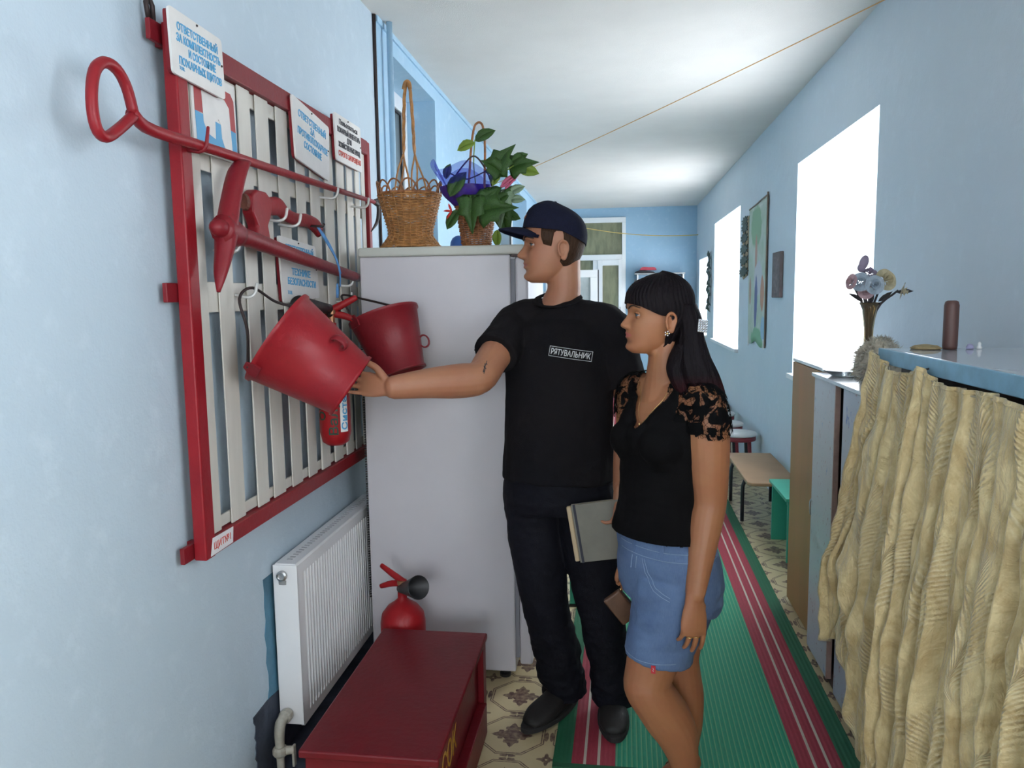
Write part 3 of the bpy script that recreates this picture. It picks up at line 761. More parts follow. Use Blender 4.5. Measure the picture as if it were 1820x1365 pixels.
# ------------------------------------------------------------------ second extinguisher, fridge
extinguisher('red extinguisher with black horn standing between red box and radiator', (-.772, 2.590, 0), .082, .400, ((-.760, 2.575, .455), (-.688, 2.50, .490), .020, .042), (-.95, .25, .1))
m_fr = mat('white fridge enamel', (.56, .54, .57), .33, var=.06, vscale=3, bump=.05, bscale=300)
m_cap = mat('cream fridge top', (.52, .53, .48), .45, var=.06)
m_seal = mat('grey door seal', (.22, .22, .25), .6, var=.1)
fr = thing('fridge', 'tall white fridge seen from the side beside the red box', 'fridge', (-.66, 3.05, 0))
FX0, FX1, FY0, FY1 = -.958, -.385, 2.790, 3.370
MB().box(FX0, FX1, FY0, FY1, .045, 1.655).build('body', m_fr, fr, bevel=.006)
MB().box(FX0 - .004, FX1 + .055, FY0 - .006, FY1 + .006, 1.655, 1.690).build('top_cap', m_cap, fr, bevel=.008, seg=3)
MB().box(FX1 + .0005, FX1 + .016, FY0 + .012, FY1 - .012, .10, 1.640).build('door_seal', m_seal, fr)
dr = MB().box(FX1 + .017, FX1 + .066, FY0 + .002, FY1 - .002, .075, 1.645).build('door', m_fr, fr, bevel=.010, seg=3)
MB().box(FX1 + .0662, FX1 + .088, FY0 + .05, FY0 + .075, .75, 1.15).build('handle', m_pvc, dr, bevel=.006)
MB().box(FX1 + .004, FX1 + .03, FY0 + .004, FY0 + .05, 1.646, 1.6545).build('hinge', m_iron, fr)
for x in (FX0 + .05, FX1 - .05):
    for y in (FY0 + .06, FY1 - .06):
        MB().lathe([(.022, 0), (.022, .012), (.012, .016), (.012, .0449)], 14, Matrix.Translation((x, y, 0))).build('foot', m_black, fr)
cd = MB()
for k in range(2): cd.tube([(FX0 - .014 - .013 * k, FY0 + .10 + .02 * k, .28), (FX0 - .014 - .013 * k, FY0 + .10 + .02 * k, 1.34)], .006, 8)
z = .30
bars = MB()
for k in range(105):
    z = .29 + k * .01
    bars.box(FX0 - .036, FX0 - .010, FY0 + .085, FY0 + .095, z, z + .004)
bars.box(FX0 - .035, FX0 - .011, FY0 + .13, FY1 - .1, .28, 1.34)
c = cd.build('condenser', m_iron, fr, True)
bars.build('condenser_fins', mat('black condenser fins', (.02, .02, .022), .5), c)
MB().box(FX0 - .016, FX0 - .001, FY0 + .14, FY0 + .17, .5, .53).box(FX0 - .016, FX0 - .001, FY0 + .14, FY0 + .17, 1.1, 1.13).build('condenser_clip', m_iron, fr)

# ------------------------------------------------------------------ wicker baskets and greenery on the fridge
m_wick = mat('honey wicker', (.50, .23, .07), .5, var=.45, vscale=40, bump=.2, bscale=80)
m_wick2 = mat('brown wicker', (.36, .14, .05), .5, var=.45, vscale=40, bump=.2, bscale=80)
TOP = 1.690
def basket(o, cx, cy, prof, nst, rows, m, mloop):
    def rad(z):
        zs = [p[1] for p in prof]; rs = [p[0] for p in prof]
        return float(np.interp(z, zs, rs))
    z0, z1 = prof[0][1], prof[-1][1]
    st = MB()
    for k in range(nst):
        a = 2 * PI * k / nst
        st.tube([(cx + rad(z) * math.cos(a), cy + rad(z) * math.sin(a), TOP + z) for z in np.linspace(z0, z1, 9)], .0028, 5)
    st.build('stakes', m, o, True)
    wv = MB(); N = nst * 4
    for i in range(rows):
        z = z0 + .003 + (z1 - z0 - .006) * i / (rows - 1); ph = PI * (i % 2)
        pts = []
        for j in range(N + 1):
            a = 2 * PI * j / N
            r = rad(z) + .0035 * math.cos(nst * a / 1.0 * .5 * 1.0 + ph) if nst % 2 == 0 else rad(z) + .0035 * math.cos(nst * a * .5 + ph)
            pts.append((cx + r * math.cos(a), cy + r * math.sin(a), TOP + z))
        wv.tube(pts, (z1 - z0) / rows * .47, 5)
    wv.build('weave', m, o, True)
o = thing('wicker_basket', 'large empty honey wicker basket with tall handle and looped rim', 'basket', (-.790, 2.915, TOP))
c = (-.790, 2.915)
basket(o, *c, [(.119, .002), (.106, .018), (.083, .048), (.084, .072), (.104, .145), (.120, .205)], 24, 34, m_wick, m_wick2)
MB().lathe([(.085, .03), (.086, .032)], 24, Matrix.Translation((*c, TOP)), cap0=True, cap1=True).build('basket_floor', m_wick2, o)
lp = MB()
for k in range(14):
    a0 = 2 * PI * k / 14; w = .33
    lp.tube([(c[0] + (.120 + .004 * math.sin(PI * t)) * math.cos(a0 + w * 2 * (t - .5)), c[1] + (.120 + .004 * math.sin(PI * t)) * math.sin(a0 + w * 2 * (t - .5)), TOP + .200 + .052 * math.sin(PI * t) ** .7) for t in np.linspace(0, 1, 9)], .0034, 6)
lp.build('rim_loops', m_wick2, o, True)
MB().lathe([(.105, .196), (.111, .203), (.105, .206)], 28, Matrix.Translation((*c, TOP)), cap0=False, cap1=False).tube([(c[0] + .119 * math.cos(2 * PI * k / 28), c[1] + .119 * math.sin(2 * PI * k / 28), TOP + .205) for k in range(29)], .005, 6).build('rim_band', m_wick2, o, True)
hd = MB()
for s, yy in ((-1, -.02), (1, .02)):
    for j, ph in ((0, 0), (1, 2.1), (2, 4.2)):
        pts = []
        for t in np.linspace(0, 1, 22):
            xx = s * (.004 + .014 * math.sqrt(max(0, 1 - t ** 3)))
            z = .20 + .42 * t
            tw = .0035
            xx += (j - 1) * .034 * max(0, .42 - t) / .42 + s * .012 * max(0, .42 - t) / .42
            pts.append((c[0] + .003 + xx + tw * math.cos(ph + t * 16), c[1] + yy * (1 - t) + tw * math.sin(ph + t * 16), TOP + z))
        hd.tube(pts, .0036, 6)
hd.tube([(c[0] - .012, c[1], TOP + .600), (c[0] - .006, c[1], TOP + .622), (c[0] + .004, c[1], TOP + .628), (c[0] + .012, c[1], TOP + .618), (c[0] + .014, c[1], TOP + .600)], .007, 8, sub=3)
hd.build('handle', m_wick, o, True)
o = thing('flower_basket', 'small slatted wicker basket holding purple net and artificial ivy', 'basket', (-.524, 2.875, TOP))
c = (-.524, 2.875)
basket(o, *c, [(.052, .002), (.056, .04), (.066, .10), (.076, .150)], 20, 20, m_wick2, m_wick2)
MB().lathe([(.05, .004), (.052, .006)], 20, Matrix.Translation((*c, TOP)), cap0=True, cap1=True).build('basket_floor', m_wick2, o)
hd = MB()
for s in (-1, 1):
    hd.tube([(c[0] + s * .034 + (.012 if s > 0 else 0), c[1] - .06, TOP + .10), (c[0] + s * .030 + .012, c[1] - .045, TOP + .22), (c[0] + s * .026 + .016, c[1] - .02, TOP + .36), (c[0] + .016 + s * .016, c[1], TOP + .44), (c[0] + .018, c[1], TOP + .458)], [.005, .0045, .0045, .0045, .0045], 7, sub=4)
hd.build('handle', m_wick2, o, True)
MB().tube([(c[0] - .085, c[1] - .02, TOP + .245), (c[0] - .03, c[1] - .05, TOP + .30), (c[0] + .01, c[1] - .05, TOP + .325), (c[0] + .05, c[1] - .03, TOP + .27), (c[0] + .07, c[1], TOP + .20)], .0032, 6, sub=5).tube(
    [(c[0] - .09, c[1] - .05, TOP + .27), (c[0] - .03, c[1] - .06, TOP + .242), (c[0] + .03, c[1] - .05, TOP + .262), (c[0] + .06, c[1] - .03, TOP + .285)], .0025, 6, sub=5).build('twig', m_iron, o, True)
m_net, n, b = base('violet net'); nt = m_net.node_tree
tr = n.new('ShaderNodeBsdfTransparent'); tr.inputs[0].default_value = (.74, .77, .96, 1); df = n.new('ShaderNodeBsdfTranslucent'); df.inputs[0].default_value = (.05, .03, .55, 1)
dd = n.new('ShaderNodeBsdfDiffuse'); dd.inputs[0].default_value = (.06, .03, .50, 1); a = n.new('ShaderNodeMixShader'); n.l(df.outputs[0], a.inputs[1]); n.l(dd.outputs[0], a.inputs[2])
mx = n.new('ShaderNodeMixShader'); mx.inputs[0].default_value = .34
n.l(tr.outputs[0], mx.inputs[1]); n.l(a.outputs[0], mx.inputs[2]); n.l(mx.outputs[0], nt.nodes['Material Output'].inputs[0])
m_net2 = mat('deep violet net', (.045, .012, .24), .6, var=.5, vscale=30)
def net(s, t):
    a = 2 * PI * s
    r = .035 + .100 * t + .014 * math.sin(5 * a) * t
    return (c[0] - .032 + r * math.cos(a) * 1.0, c[1] - .005 + r * .75 * math.sin(a), TOP + .150 + .135 * t ** 1.1 + .022 * math.sin(4 * a + 1) * t + .02 * math.cos(a) * -t)
MB().grid(net, 48, 10).build('net_wrap', m_net, o, True)
def net2(s, t):
    a = 2 * PI * s
    r = .030 + .065 * math.sin(t * PI * .5) + .006 * math.sin(7 * a + 4 * t)
    return (c[0] - .035 + r * math.cos(a), c[1] - .005 + r * .75 * math.sin(a), TOP + .140 + .085 * t)
MB().grid(net2, 40, 8).build('inner_net', m_net2, o, True)
MB().ball((c[0] - .02, c[1], TOP + .20), (.058, .05, .035)).build('flower_pot', mat('dark plum pot', (.05, .012, .05), .4), o, True)
m_rim = mat('pink net edge', (.45, .10, .30), .6)
# leaves: each large leaf its own part
m_leaf = mat('ivy green', (.045, .115, .022), .45, var=.6, vscale=45, bump=.3, bscale=60, spec=.3)
m_leaf2 = mat('light leaf green', (.20, .30, .04), .45, var=.35, vscale=45, spec=.3)
m_leaf3 = mat('pale backed leaf', (.22, .32, .20), .5, var=.35, vscale=45)
m_pink = mat('pink petal', (.62, .12, .22), .5, var=.4, vscale=60)
LEAF = {}
def leaf_mesh(kind):
    if kind in LEAF: return LEAF[kind]
    mb = MB()
    if kind == 'ivy':
        out = [(0, 0), (.28, -.14), (.50, -.02), (.36, .22), (.42, .45), (.20, .52), (0, 1.0)]
        half = out
    elif kind == 'oval':
        half = [(0, 0), (.16, .12), (.27, .35), (.28, .55), (.18, .80), (0, 1.0)]
    else:
        half = [(0, 0), (.09, .15), (.13, .4), (.10, .7), (0, 1.0)]
    def zed(x, y): return -.35 * x * x + .10 * math.sin(y * 3) - .22 * y * y + .18 * abs(x)
    spine = [(0, y) for _, y in half]
    vs = []; fs = []
    for sgn in (1, -1):
        b0 = len(vs)
        for (x, y), (_, ys) in zip(half, spine):
            vs.append((0, ys, zed(0, ys))); vs.append((sgn * x * .55, y, zed(x * .55, y))); vs.append((sgn * x, y, zed(x, y)))
        for i in range(len(half) - 1):
            for k in range(2):
                q = (b0 + i * 3 + k, b0 + i * 3 + k + 1, b0 + (i + 1) * 3 + k + 1, b0 + (i + 1) * 3 + k)
                fs.append(q if sgn > 0 else q[::-1])
    me = bpy.data.meshes.new('leaf'); me.from_pydata(vs, [], fs); me.update()
    me.polygons.foreach_set('use_smooth', [True] * len(me.polygons))
    LEAF[kind] = me
    return me
def leaf(parent, kind, pos, d, up, size, m, name='leaf'):
    me = leaf_mesh(kind).copy() if (kind, m.name) not in LEAF else LEAF[(kind, m.name)]
    if (kind, m.name) not in LEAF:
        me.materials.append(m); LEAF[(kind, m.name)] = me
    o = bpy.data.objects.new(name, me); COL.objects.link(o); o.parent = parent
    d = Vector(d).normalized(); up = Vector(up)
    x = d.cross(up).normalized(); z = x.cross(d)
    M = Matrix((x, d, z)).transposed().to_4x4() @ Matrix.Scale(size, 4); M.translation = pos
    o.matrix_parent_inverse = world_of(parent).inverted()
    o.matrix_basis = M
    s = o.modifiers.new('thickness', 'SOLIDIFY'); s.thickness = .012
    return o
ax, ay, az = c[0], c[1], TOP
T = lambda x, z, y=-.03: (ax + x, ay + y, az + z)
cam_up = (-.1, -1, .25)
for kind, p, d, s, m in [('ivy', T(.005, .165, -.10), (-.05, -.1, -1), .125, m_leaf), ('ivy', T(.045, .12, -.11), (.95, -.1, .12), .13, m_leaf), ('ivy', T(.03, .15, -.09), (.75, 0, .65), .085, m_leaf),
                         ('ivy', T(.085, .28, -.04), (.55, 0, .75), .115, m_leaf), ('ivy', T(.10, .27, -.05), (-.7, 0, .45), .085, m_leaf), ('ivy', T(.145, .285, -.03), (.95, 0, .22), .10, m_leaf),
                         ('oval', T(.14, .30), (.85, 0, .5), .07, m_leaf), ('oval', T(.16, .28), (1, 0, -.2), .085, m_leaf2), ('oval', T(.11, .17), (.7, 0, .65), .075, m_leaf),
                         ('oval', T(.13, .19), (.9, 0, .45), .065, m_leaf3), ('oval', T(.13, .165), (1, 0, .1), .06, m_leaf3), ('oval', T(.10, .12), (.75, 0, -.2), .075, m_leaf),
                         ('ivy', T(.095, .19), (.0, -.2, -1), .13, m_leaf3), ('oval', T(.10, .16), (.15, 0, -1), .12, m_leaf), ('oval', T(.085, .06), (-.05, 0, -1), .065, m_leaf2),
                         ('oval', T(-.085, .18, -.07), (.55, 0, .9), .11, m_leaf), ('oval', T(-.10, .245, -.06), (.25, 0, 1), .06, m_leaf), ('oval', T(-.05, .13, -.07), (-.55, 0, -.65), .085, m_leaf),
                         ('oval', T(.005, .385, -.02), (.85, 0, .5), .085, m_leaf), ('oval', T(.005, .38, -.02), (-.9, 0, -.25), .075, m_leaf2), ('oval', T(.07, .22), (.3, 0, .9), .08, m_leaf2),
                         ('oval', T(.06, .14, -.05), (.4, 0, .3), .09, m_leaf), ('ivy', T(.06, .20, -.06), (.1, -.3, -1), .10, m_leaf)]:
    leaf(o, kind, p, d, cam_up, s, m)
for p, d, s in [(T(.10, .215), (.75, 0, .6), .09), (T(.115, .205), (.65, 0, .75), .085), (T(.095, .21), (.9, 0, .5), .07), (T(.055, .155, -.09), (.3, 0, -.6), .03), (T(.135, .235), (.6, 0, .7), .06)]:
    leaf(o, 'slim', p, d, cam_up, s, m_pink, 'petal')
for k in range(3): leaf(o, 'slim', T(-.075, .125, -.08), (math.cos(2 + k), 0, math.sin(2 + k)), cam_up, .035, mat('red berry petal', (.55, .03, .02), .5), 'petal')
MB().tube([T(.01, .2), T(.0, .30), T(.005, .39, -.02)], .0022, 6, sub=3).tube([T(.04, .14), T(.08, .24), T(.15, .29)], .0025, 6, sub=3).build('stem', m_leaf2, o, True)
o = thing('blue_toy', 'small blue plastic dome between the two baskets on fridge', 'toy', (-.640, 3.1, TOP))
MB().lathe([(.034, 0), (.036, .012), (.033, .035), (.024, .052), (.010, .061), (.001, .063)], 24, Matrix.Translation((-.640, 3.1, TOP))).build('dome', mat('bright blue plastic', (.035, .14, .48), .35, var=.05), o, 1)
MB().lathe([(.036, 0), (.038, .003), (.036, .006)], 24, Matrix.Translation((-.640, 3.1, TOP)), cap0=False, cap1=False).build('rim', m_leaf2, o)

# ------------------------------------------------------------------ carpet runner
def runner():
    m, n, b = base('green striped runner'); v = n.obj(); x, y, z = n.xyz(v)
    xc = x - 0.287 - (y - 2.3) * 0.011           # the runner lies a little askew
    e = 0.487 - xc.abs()                           # distance in from the nearer edge
    red = e.band(0.060, 0.200)
    cream = e.band(0.098, 0.107).max(e.band(0.142, 0.151))
    rib = ((xc * 62.0).fract() - 0.5).abs()
    fine = rib.lt(0.11) * e.gt(0.20)
    thr = n.noise(n.obj((400, 40, 1)), 1.0, 2.0)
    green = n.mix(n.ramp(thr, .3, .7), (0.010, 0.27, 0.145), (0.015, 0.20, 0.115))
    c = n.mix(fine * .55, green, (0.20, 0.40, 0.20))
    c = n.mix(e.lt(0.060), c, (0.008, 0.105, 0.045))
    rd = n.mix(n.ramp(thr, .3, .7), (0.32, 0.024, 0.045), (0.25, 0.02, 0.035))
    c = n.mix(red, c, rd); c = n.mix(cream, c, (0.46, 0.40, 0.33))
    n.l(c, b.inputs['Base Color']); b.inputs['Roughness'].default_value = .75
    n.l(n.bump((xc * 62.0 * 6.2832).cos() * .5 + n.noise(n.obj((1, 1, 1)), 400.0) * .5, .5, .002), b.inputs['Normal'])
    return m
mb = MB()
def rug(s, t):
    y = 2.285 + (11.2 - 2.285) * s; x = -.20 + .974 * t + (y - 2.3) * .011
    return (x, y, .0065)
mb.grid(rug, 30, 6)
o = mb.build('carpet_runner', runner(), solid=.009)
tag(o, 'long green woven runner with red stripes along the corridor', 'carpet')
m_edge = mat('dark green runner hem', (.008, .085, .035), .8, var=.2, vscale=80)
h = MB().box(-.2, .774, 2.262, 2.284, .002, .011).build('hem', m_edge, o)

# ------------------------------------------------------------------ lockers, counter and drape on the right
def scribble(name, col, mark, amount):
    m, n, b = base(name); v = n.obj()
    f = n.ramp(n.noise(n.obj((1, 1, .6)), 26.0, 3.0, .6, 1.5), .60, .66)
    g = n.ramp(n.noise(n.obj((.7, 1, 1)), 9.0, 2.0), .55, .62)
    c = n.mix(f * g * amount, col, mark)
    f2 = n.ramp(n.noise(n.obj((1, 1.3, .5)), 34.0, 3.0, .6, 2.0), .64, .68)
    c = n.mix(f2 * amount, c, (.30, .07, .08))
    n.l(c, b.inputs['Base Color']); b.inputs['Roughness'].default_value = .32
    return m
m_ply = mat('orange brown veneer', (.42, .185, .065), .5, var=.3, vscale=3, stretch=(1, 1, .12), col2=(.33, .175, .06), spec=.3)
m_lock = scribble('lilac grey locker paint', (.44, .45, .52), (.08, .14, .45), .9)
m_lockw = scribble('white locker edge with scribbles', (.50, .48, .51), (.10, .25, .5), .9)
m_dark = mat('dark brown gap', (.07, .035, .03), .6, var=.3)
m_edgew = mat('pinkish bare edge', (.52, .35, .30), .5, var=.2, vscale=20)
m_loctop = mat('white laminate top', (.66, .67, .70), .18, var=.05)
lk = thing('locker', 'tall brown veneered locker standing under the nearest window', 'cabinet', (.98, 3.47, 0))
MB().box(.825, 1.16, 3.215, 3.235, .0, 1.19).box(.825, 1.16, 3.72, 3.74, .0, 1.19).box(1.14, 1.16, 3.236, 3.719, 0.0, 1.19).box(.825, 1.139, 3.236, 3.719, .0, .06).build('carcass', m_ply, lk, bevel=.002)
dl = MB().box(.806, .8245, 3.218, 3.738, .02, 1.188).build('door', m_ply, lk, bevel=.002)
MB().tube([(.806, 3.30, .56), (.795, 3.30, .57), (.793, 3.30, .62), (.806, 3.30, .64)], .004, 6, sub=3).build('handle', m_steel, dl, True)
MB().box(.806, 1.16, 3.212, 3.742, 1.191, 1.205).build('top_board', m_loctop, lk, bevel=.002)
lk.location.x = .9937; lk.scale = (.924, 1, .991)
lk = thing('locker', 'lilac grey locker scribbled by children next to the beige drape', 'cabinet', (.96, 2.87, 0))
MB().box(.775, 1.16, 2.535, 2.553, 0, 1.185).build('end_panel', m_lock, lk, bevel=.002)
MB().box(.775, 1.16, 3.180, 3.198, 0, 1.185).box(1.14, 1.16, 2.554, 3.179, 0, 1.185).box(.775, 1.139, 2.554, 3.179, .0, .06).box(.80, 1.139, 2.83, 2.85, .061, 1.185).build('carcass', m_dark, lk)
MB().box(.738, 1.162, 2.532, 3.20, 1.186, 1.20).build('top_board', m_loctop, lk, bevel=.002)
d1 = MB().box(.748, .772, 2.540, 2.790, .03, 1.183).build('door', m_lock, lk, bevel=.002)
MB().box(.7465, .7735, 2.532, 2.5395, .03, 1.183).build('door_edge', m_edgew, d1)
MB().ball((.742, 2.77, .62), (.007, .012, .016)).build('key_plate', m_iron, d1, True)
d2_ = MB().box(.752, .772, 2.905, 3.196, .03, 1.183).build('door', m_lockw, lk, bevel=.002)
MB().box(.7515, .7725, 2.896, 2.904, .03, 1.183).build('door_edge', m_edgew, d2_)
lk.location.x = .983; lk.scale = (.886, 1, .982)
m_top = mat('glossy pale counter top', (.52, .54, .58), .07, var=.04)
m_bedge = mat('light blue painted edge', (.22, .42, .56), .4, var=.2, vscale=20)
ct = thing('counter', 'high counter with glossy top and light blue edge', 'counter', (.95, 1.5, 0))
CY0, CY1 = .75, 2.255
MB().box(.745, 1.16, CY0, CY1, 1.312, 1.342).build('counter_top', m_top, ct, bevel=.003)
MB().box(.733, .7445, CY0, CY1 + .004, 1.302, 1.3425).build('edge_strip', m_bedge, ct, bevel=.002)
MB().box(.80, 1.15, CY1 - .04, CY1 - .02, .0, 1.311).box(.80, 1.15, CY0 + .02, CY0 + .04, .0, 1.311).build('end_panel', m_lock, ct)
MB().box(.785, .799, CY0 + .03, CY1 - .03, .95, 1.311).build('front_rail', m_dark, ct)
MB().box(.775, .799, 1.74, 1.79, .0, .94).build('front_leg', m_lockw, ct, bevel=.002)
MB().box(.775, .799, 1.40, 1.72, .06, .40).build('front_panel', m_lock, ct, bevel=.002)
def brocade():
    m, n, b = base('gold brocade with feather pattern'); nt = m.node_tree
    v = n.obj()
    x, y, z = n.xyz(v)
    # plume motif: arcs that curl away from a rising stem, cell by cell
    a, bb = .20, .34
    row = (z / bb).floor()
    u = ((y + row * .10) / a).fract() - .5
    w = (z / bb).fract()
    nz = n.noise(v, 6.0, 2.0) - .5
    stem = (u + (w * 4.2 + row * 2.0).sin() * .12 + nz * .12).abs()
    barbs = ((w * 24.0 - stem.sqrt() * 15.0 + nz * 3.0) * 6.2832).sin()
    plume = n.ramp((w * 3.1416).sin() * .34 - stem, .0, .05) * n.ramp(n.noise(v, 120.0, 2.0), .25, .55)
    sheen = n.ramp(barbs, .0, .9) * plume
    f = n.ramp(n.noise(n.obj((1, 1, .7)), 9.0, 5.0, .65, 2.2), .38, .66)
    c0 = n.mix(f, (.70, .56, .30), (.47, .335, .15))
    patch = n.ramp(n.noise(v, 5.5, 2.0), .42, .60)
    c = n.mix(sheen * (.25 + patch * .75) * .42, c0, (.84, .74, .50))
    spine = stem.lt(.014)
    c = n.mix(spine * patch * .35, c, (.22, .14, .05))
    n.l(c, b.inputs['Base Color'])
    n.put(b.inputs['Roughness'], .52 - sheen * .16)
    b.inputs['Sheen Weight'].default_value = .3
    h = barbs * plume * .5 + n.noise(n.obj((1, 1, .30)), 30.0, 4.0, .6, 1.2) * 2.0 + n.noise(n.obj((1, 1, .8)), 16.0, 3.0, .6, 2.5) * 2.4
    n.l(n.bump(h, .6, .006), b.inputs['Normal'])
    return m
m_broc = brocade()
def fold(s):
    return (.7 * math.sin(s * 61 + 1.3 * math.sin(s * 17)) + .65 * math.sin(s * 141 + 2 * math.sin(s * 23)) + .4 * math.sin(s * 253 + 2 * math.sin(s * 31)))
def drape(s, t):
    # s: 0 at the far corner to 1 near the camera; t: 0 at the cord to 1 at the hem
    yt = 2.250 - 1.41 * s
    flare = .12 * (1 - s) ** 3 * t ** 1.15 + .03 * t * math.sin(s * 19)
    y = yt + flare
    sag = .012 * (1 - math.cos(s * 26)) * .5
    zt = 1.338 - .036 * min(1, s / .10) - sag * .6 + .022 * math.exp(-((s - .245) / .03) ** 2)
    hem = .40 + .33 * math.exp(-((s - .02) / .05) ** 2) * 0 - .42 * min(1, max(0, (s - .10) / .22)) + .10 * math.sin(s * 24) * (1 if s > .05 else .4)
    hem = max(.035, hem + (.02 if s < .1 else 0))
    z = zt + (hem - zt) * t
    amp = .006 + .013 * min(1, t * 2.2) + .010 * t
    x = .722 - amp * (fold(s) * 1.0 + .9) - .032 * math.sin(min(1, t * 1.1) * PI * .5) ** 1.3
    x += .010 * noise.noise(Vector((s * 14, t * 5, 3.0))) * t * 3 + .012 * noise.noise(Vector((s * 34, t * 13, 7.0)))
    x -= .015 * math.exp(-((t - .78) / .12) ** 2) * math.exp(-((s - .05) / .10) ** 2)
    return (x, y, z)
mb = MB(); mb.grid(drape, 420, 70)
o = mb.build('drape', m_broc, smooth=True, solid=.003)
tag(o, 'gold beige brocade drape hanging in folds from the counter edge', 'drape')
MB().grid(lambda s, t: tuple(np.array(drape(s, .004 + .010 * t)) + np.array((-.004 * math.sin(PI * t), 0, .006 * t))), 300, 3).build('heading_ruffle', m_broc, o, True)
MB().tube([tuple(np.array(drape(k / 40, .010)) + np.array((.006, 0, 0))) for k in range(41)], .0022, 6).build('hanging_cord', mat('cream cord', (.5, .45, .35), .8), o, True)
for sk in (.0, .245, .62, 1.0):
    q = drape(sk, .010)
    MB().tube([(q[0] + .006, q[1], q[2]), (.735, q[1], 1.318), (.748, q[1], 1.318)], .0022, 6).build('cord_peg', m_iron, o)
# things on the counter and lockers
o = thing('wooden_post', 'short round brown wooden post standing upright on the far end of counter', 'post', (.893, 2.19, 1.343))
MB().lathe([(.0175, 0), (.0185, .01), (.0185, .118), (.016, .128), (.010, .131)], 20, Matrix.Translation((.893, 2.19, 1.3428))).build('pin', mat('dark brown wood', (.12, .055, .045), .5, var=.35, vscale=30, stretch=(1, 1, .15)), o, 1)
m_fur = mat('beige grey fur', (.62, .55, .43), .9, var=.5, vscale=25, sheen=.4)
o = thing('fur_bundle', 'fluffy beige grey furry bundle on locker behind the drape corner', 'fur', (.875, 2.72, 1.2))
mb = MB(); rnd = random.Random(8)
def fur_pt(u, w):
    a = 2 * PI * u; e = -PI / 2 + PI * w
    r = 1 + .14 * noise.noise(Vector((math.cos(a) * 2, math.sin(a) * 2, e * 2))) + .05 * noise.noise(Vector((math.cos(a) * 7, math.sin(a) * 7, e * 7)))
    return Vector((.882 + .075 * r * math.cos(e) * math.cos(a), 2.70 + .095 * r * math.cos(e) * math.sin(a), max(1.203, 1.275 + .085 * r * math.sin(e))))
mb.grid(lambda s, t: fur_pt(s, t), 40, 22)
body = mb.build('crown', m_fur, o, True)
mb = MB()
for k in range(1400):
    u, w = rnd.random(), .12 + .86 * rnd.random()
    p = fur_pt(u, w); nrm = (p - Vector((.878, 2.70, 1.26))).normalized()
    d = (nrm + Vector((rnd.uniform(-.6, .6), rnd.uniform(-.6, .6), rnd.uniform(-.9, .2)))).normalized()
    tt = d.orthogonal().normalized() * .0022; l = rnd.uniform(.010, .022)
    mb.add([p - tt, p + tt, p + d * l], [(0, 1, 2)])
tag(mb.build('fur_tufts', m_fur, o), kind='stuff')
MB().ball((.835, 2.68, 1.30), (.022, .028, .022)).build('ear_flap', m_fur, o, True)
o.location.z -= .021
o = thing('flower_vase', 'narrow amber vase of artificial flowers against the bright window', 'vase', (.905, 2.90, 1.2))
VX, VY = .905, 2.90
m_amb, n, b = base('amber glass'); b.inputs['Base Color'].default_value = (.95, .70, .40, 1); b.inputs['Roughness'].default_value = .06; b.inputs['Transmission Weight'].default_value = .92; b.inputs['IOR'].default_value = 1.45
MB().lathe([(.024, 0), (.027, .01), (.021, .06), (.015, .12), (.0165, .18), (.025, .245), (.035, .268), (.032, .266), (.022, .243), (.0135, .18), (.012, .12), (.017, .06), (.017, .012)], 28, Matrix.Translation((VX, VY, 1.2))).build('vase', m_amb, o, 1)
m_stem = mat('dark stem', (.035, .030, .035), .6, var=.3)
st = MB()
heads = [(.900, 2.90, 1.560), (.862, 2.88, 1.530), (.945, 2.89, 1.540), (.905, 2.87, 1.520), (1.000, 2.90, 1.507), (.885, 2.91, 1.515), (.835, 2.88, 1.535)]
for x, y, z in heads:
    st.tube([(VX + rnd.uniform(-.008, .008), VY + rnd.uniform(-.008, .008), 1.28), (VX + (x - VX) * .25, VY, 1.44), (x, y, z)], [.006, .0045, .0035], 6, sub=4)
st.build('stems', m_stem, o, True)
def rose(p, r, m, tilt, nm='flower'):
    mb = MB(); rr = random.Random(int(p[0] * 1e4)); p = Vector(p); tl = Vector(tilt).normalized()
    M = frame(p, tl.orthogonal(), tl.cross(tl.orthogonal()))
    for ring, (n_, rad, op) in enumerate(((3, .35, .15), (5, .65, .5), (6, 1.0, .95))):
        for k in range(n_):
            a0 = 2 * PI * k / n_ + ring * .6
            def pet(s, t, a0=a0, rad=rad, op=op, n_=n_):
                w = (s - .5) * 2.0 * PI / n_ * 1.25 * math.sin(max(.12, t) * PI * .62)
                q = r * rad * (t ** .8) * (.55 + .45 * op); h = r * (.95 - .75 * op) * t - r * .15 * op * max(0, t - .7)
                return M @ Vector((q * math.cos(a0 + w), q * math.sin(a0 + w), h + .1 * r * abs(s - .5)))
            mb.grid(pet, 4, 4)
    mb.build(nm, m, o, True)
m_f1 = mat('dusty pink petals', (.55, .36, .38), .6, var=.3, vscale=50); m_f2 = mat('pale blue petals', (.42, .50, .58), .6, var=.3, vscale=50)
m_f3 = mat('cream yellow petals', (.58, .50, .32), .6, var=.3, vscale=50); m_f4 = mat('mauve bud', (.30, .24, .33), .6, var=.3)
rose((.862, 2.87, 1.535), .034, m_f2, (-.3, -1, .3)); rose((.946, 2.88, 1.540), .040, m_f3, (.3, -1, .4)); rose((.905, 2.86, 1.525), .034, m_f2, (0, -1, .2))
rose((.835, 2.87, 1.537), .028, m_f1, (-1, -.5, .2)); rose((.900, 2.90, 1.563), .028, m_f4, (0, -.6, 1)); rose((1.005, 2.89, 1.507), .030, m_f3, (1, -.4, -.3)); rose((.885, 2.88, 1.508), .030, m_f1, (-.2, -1, -.1))
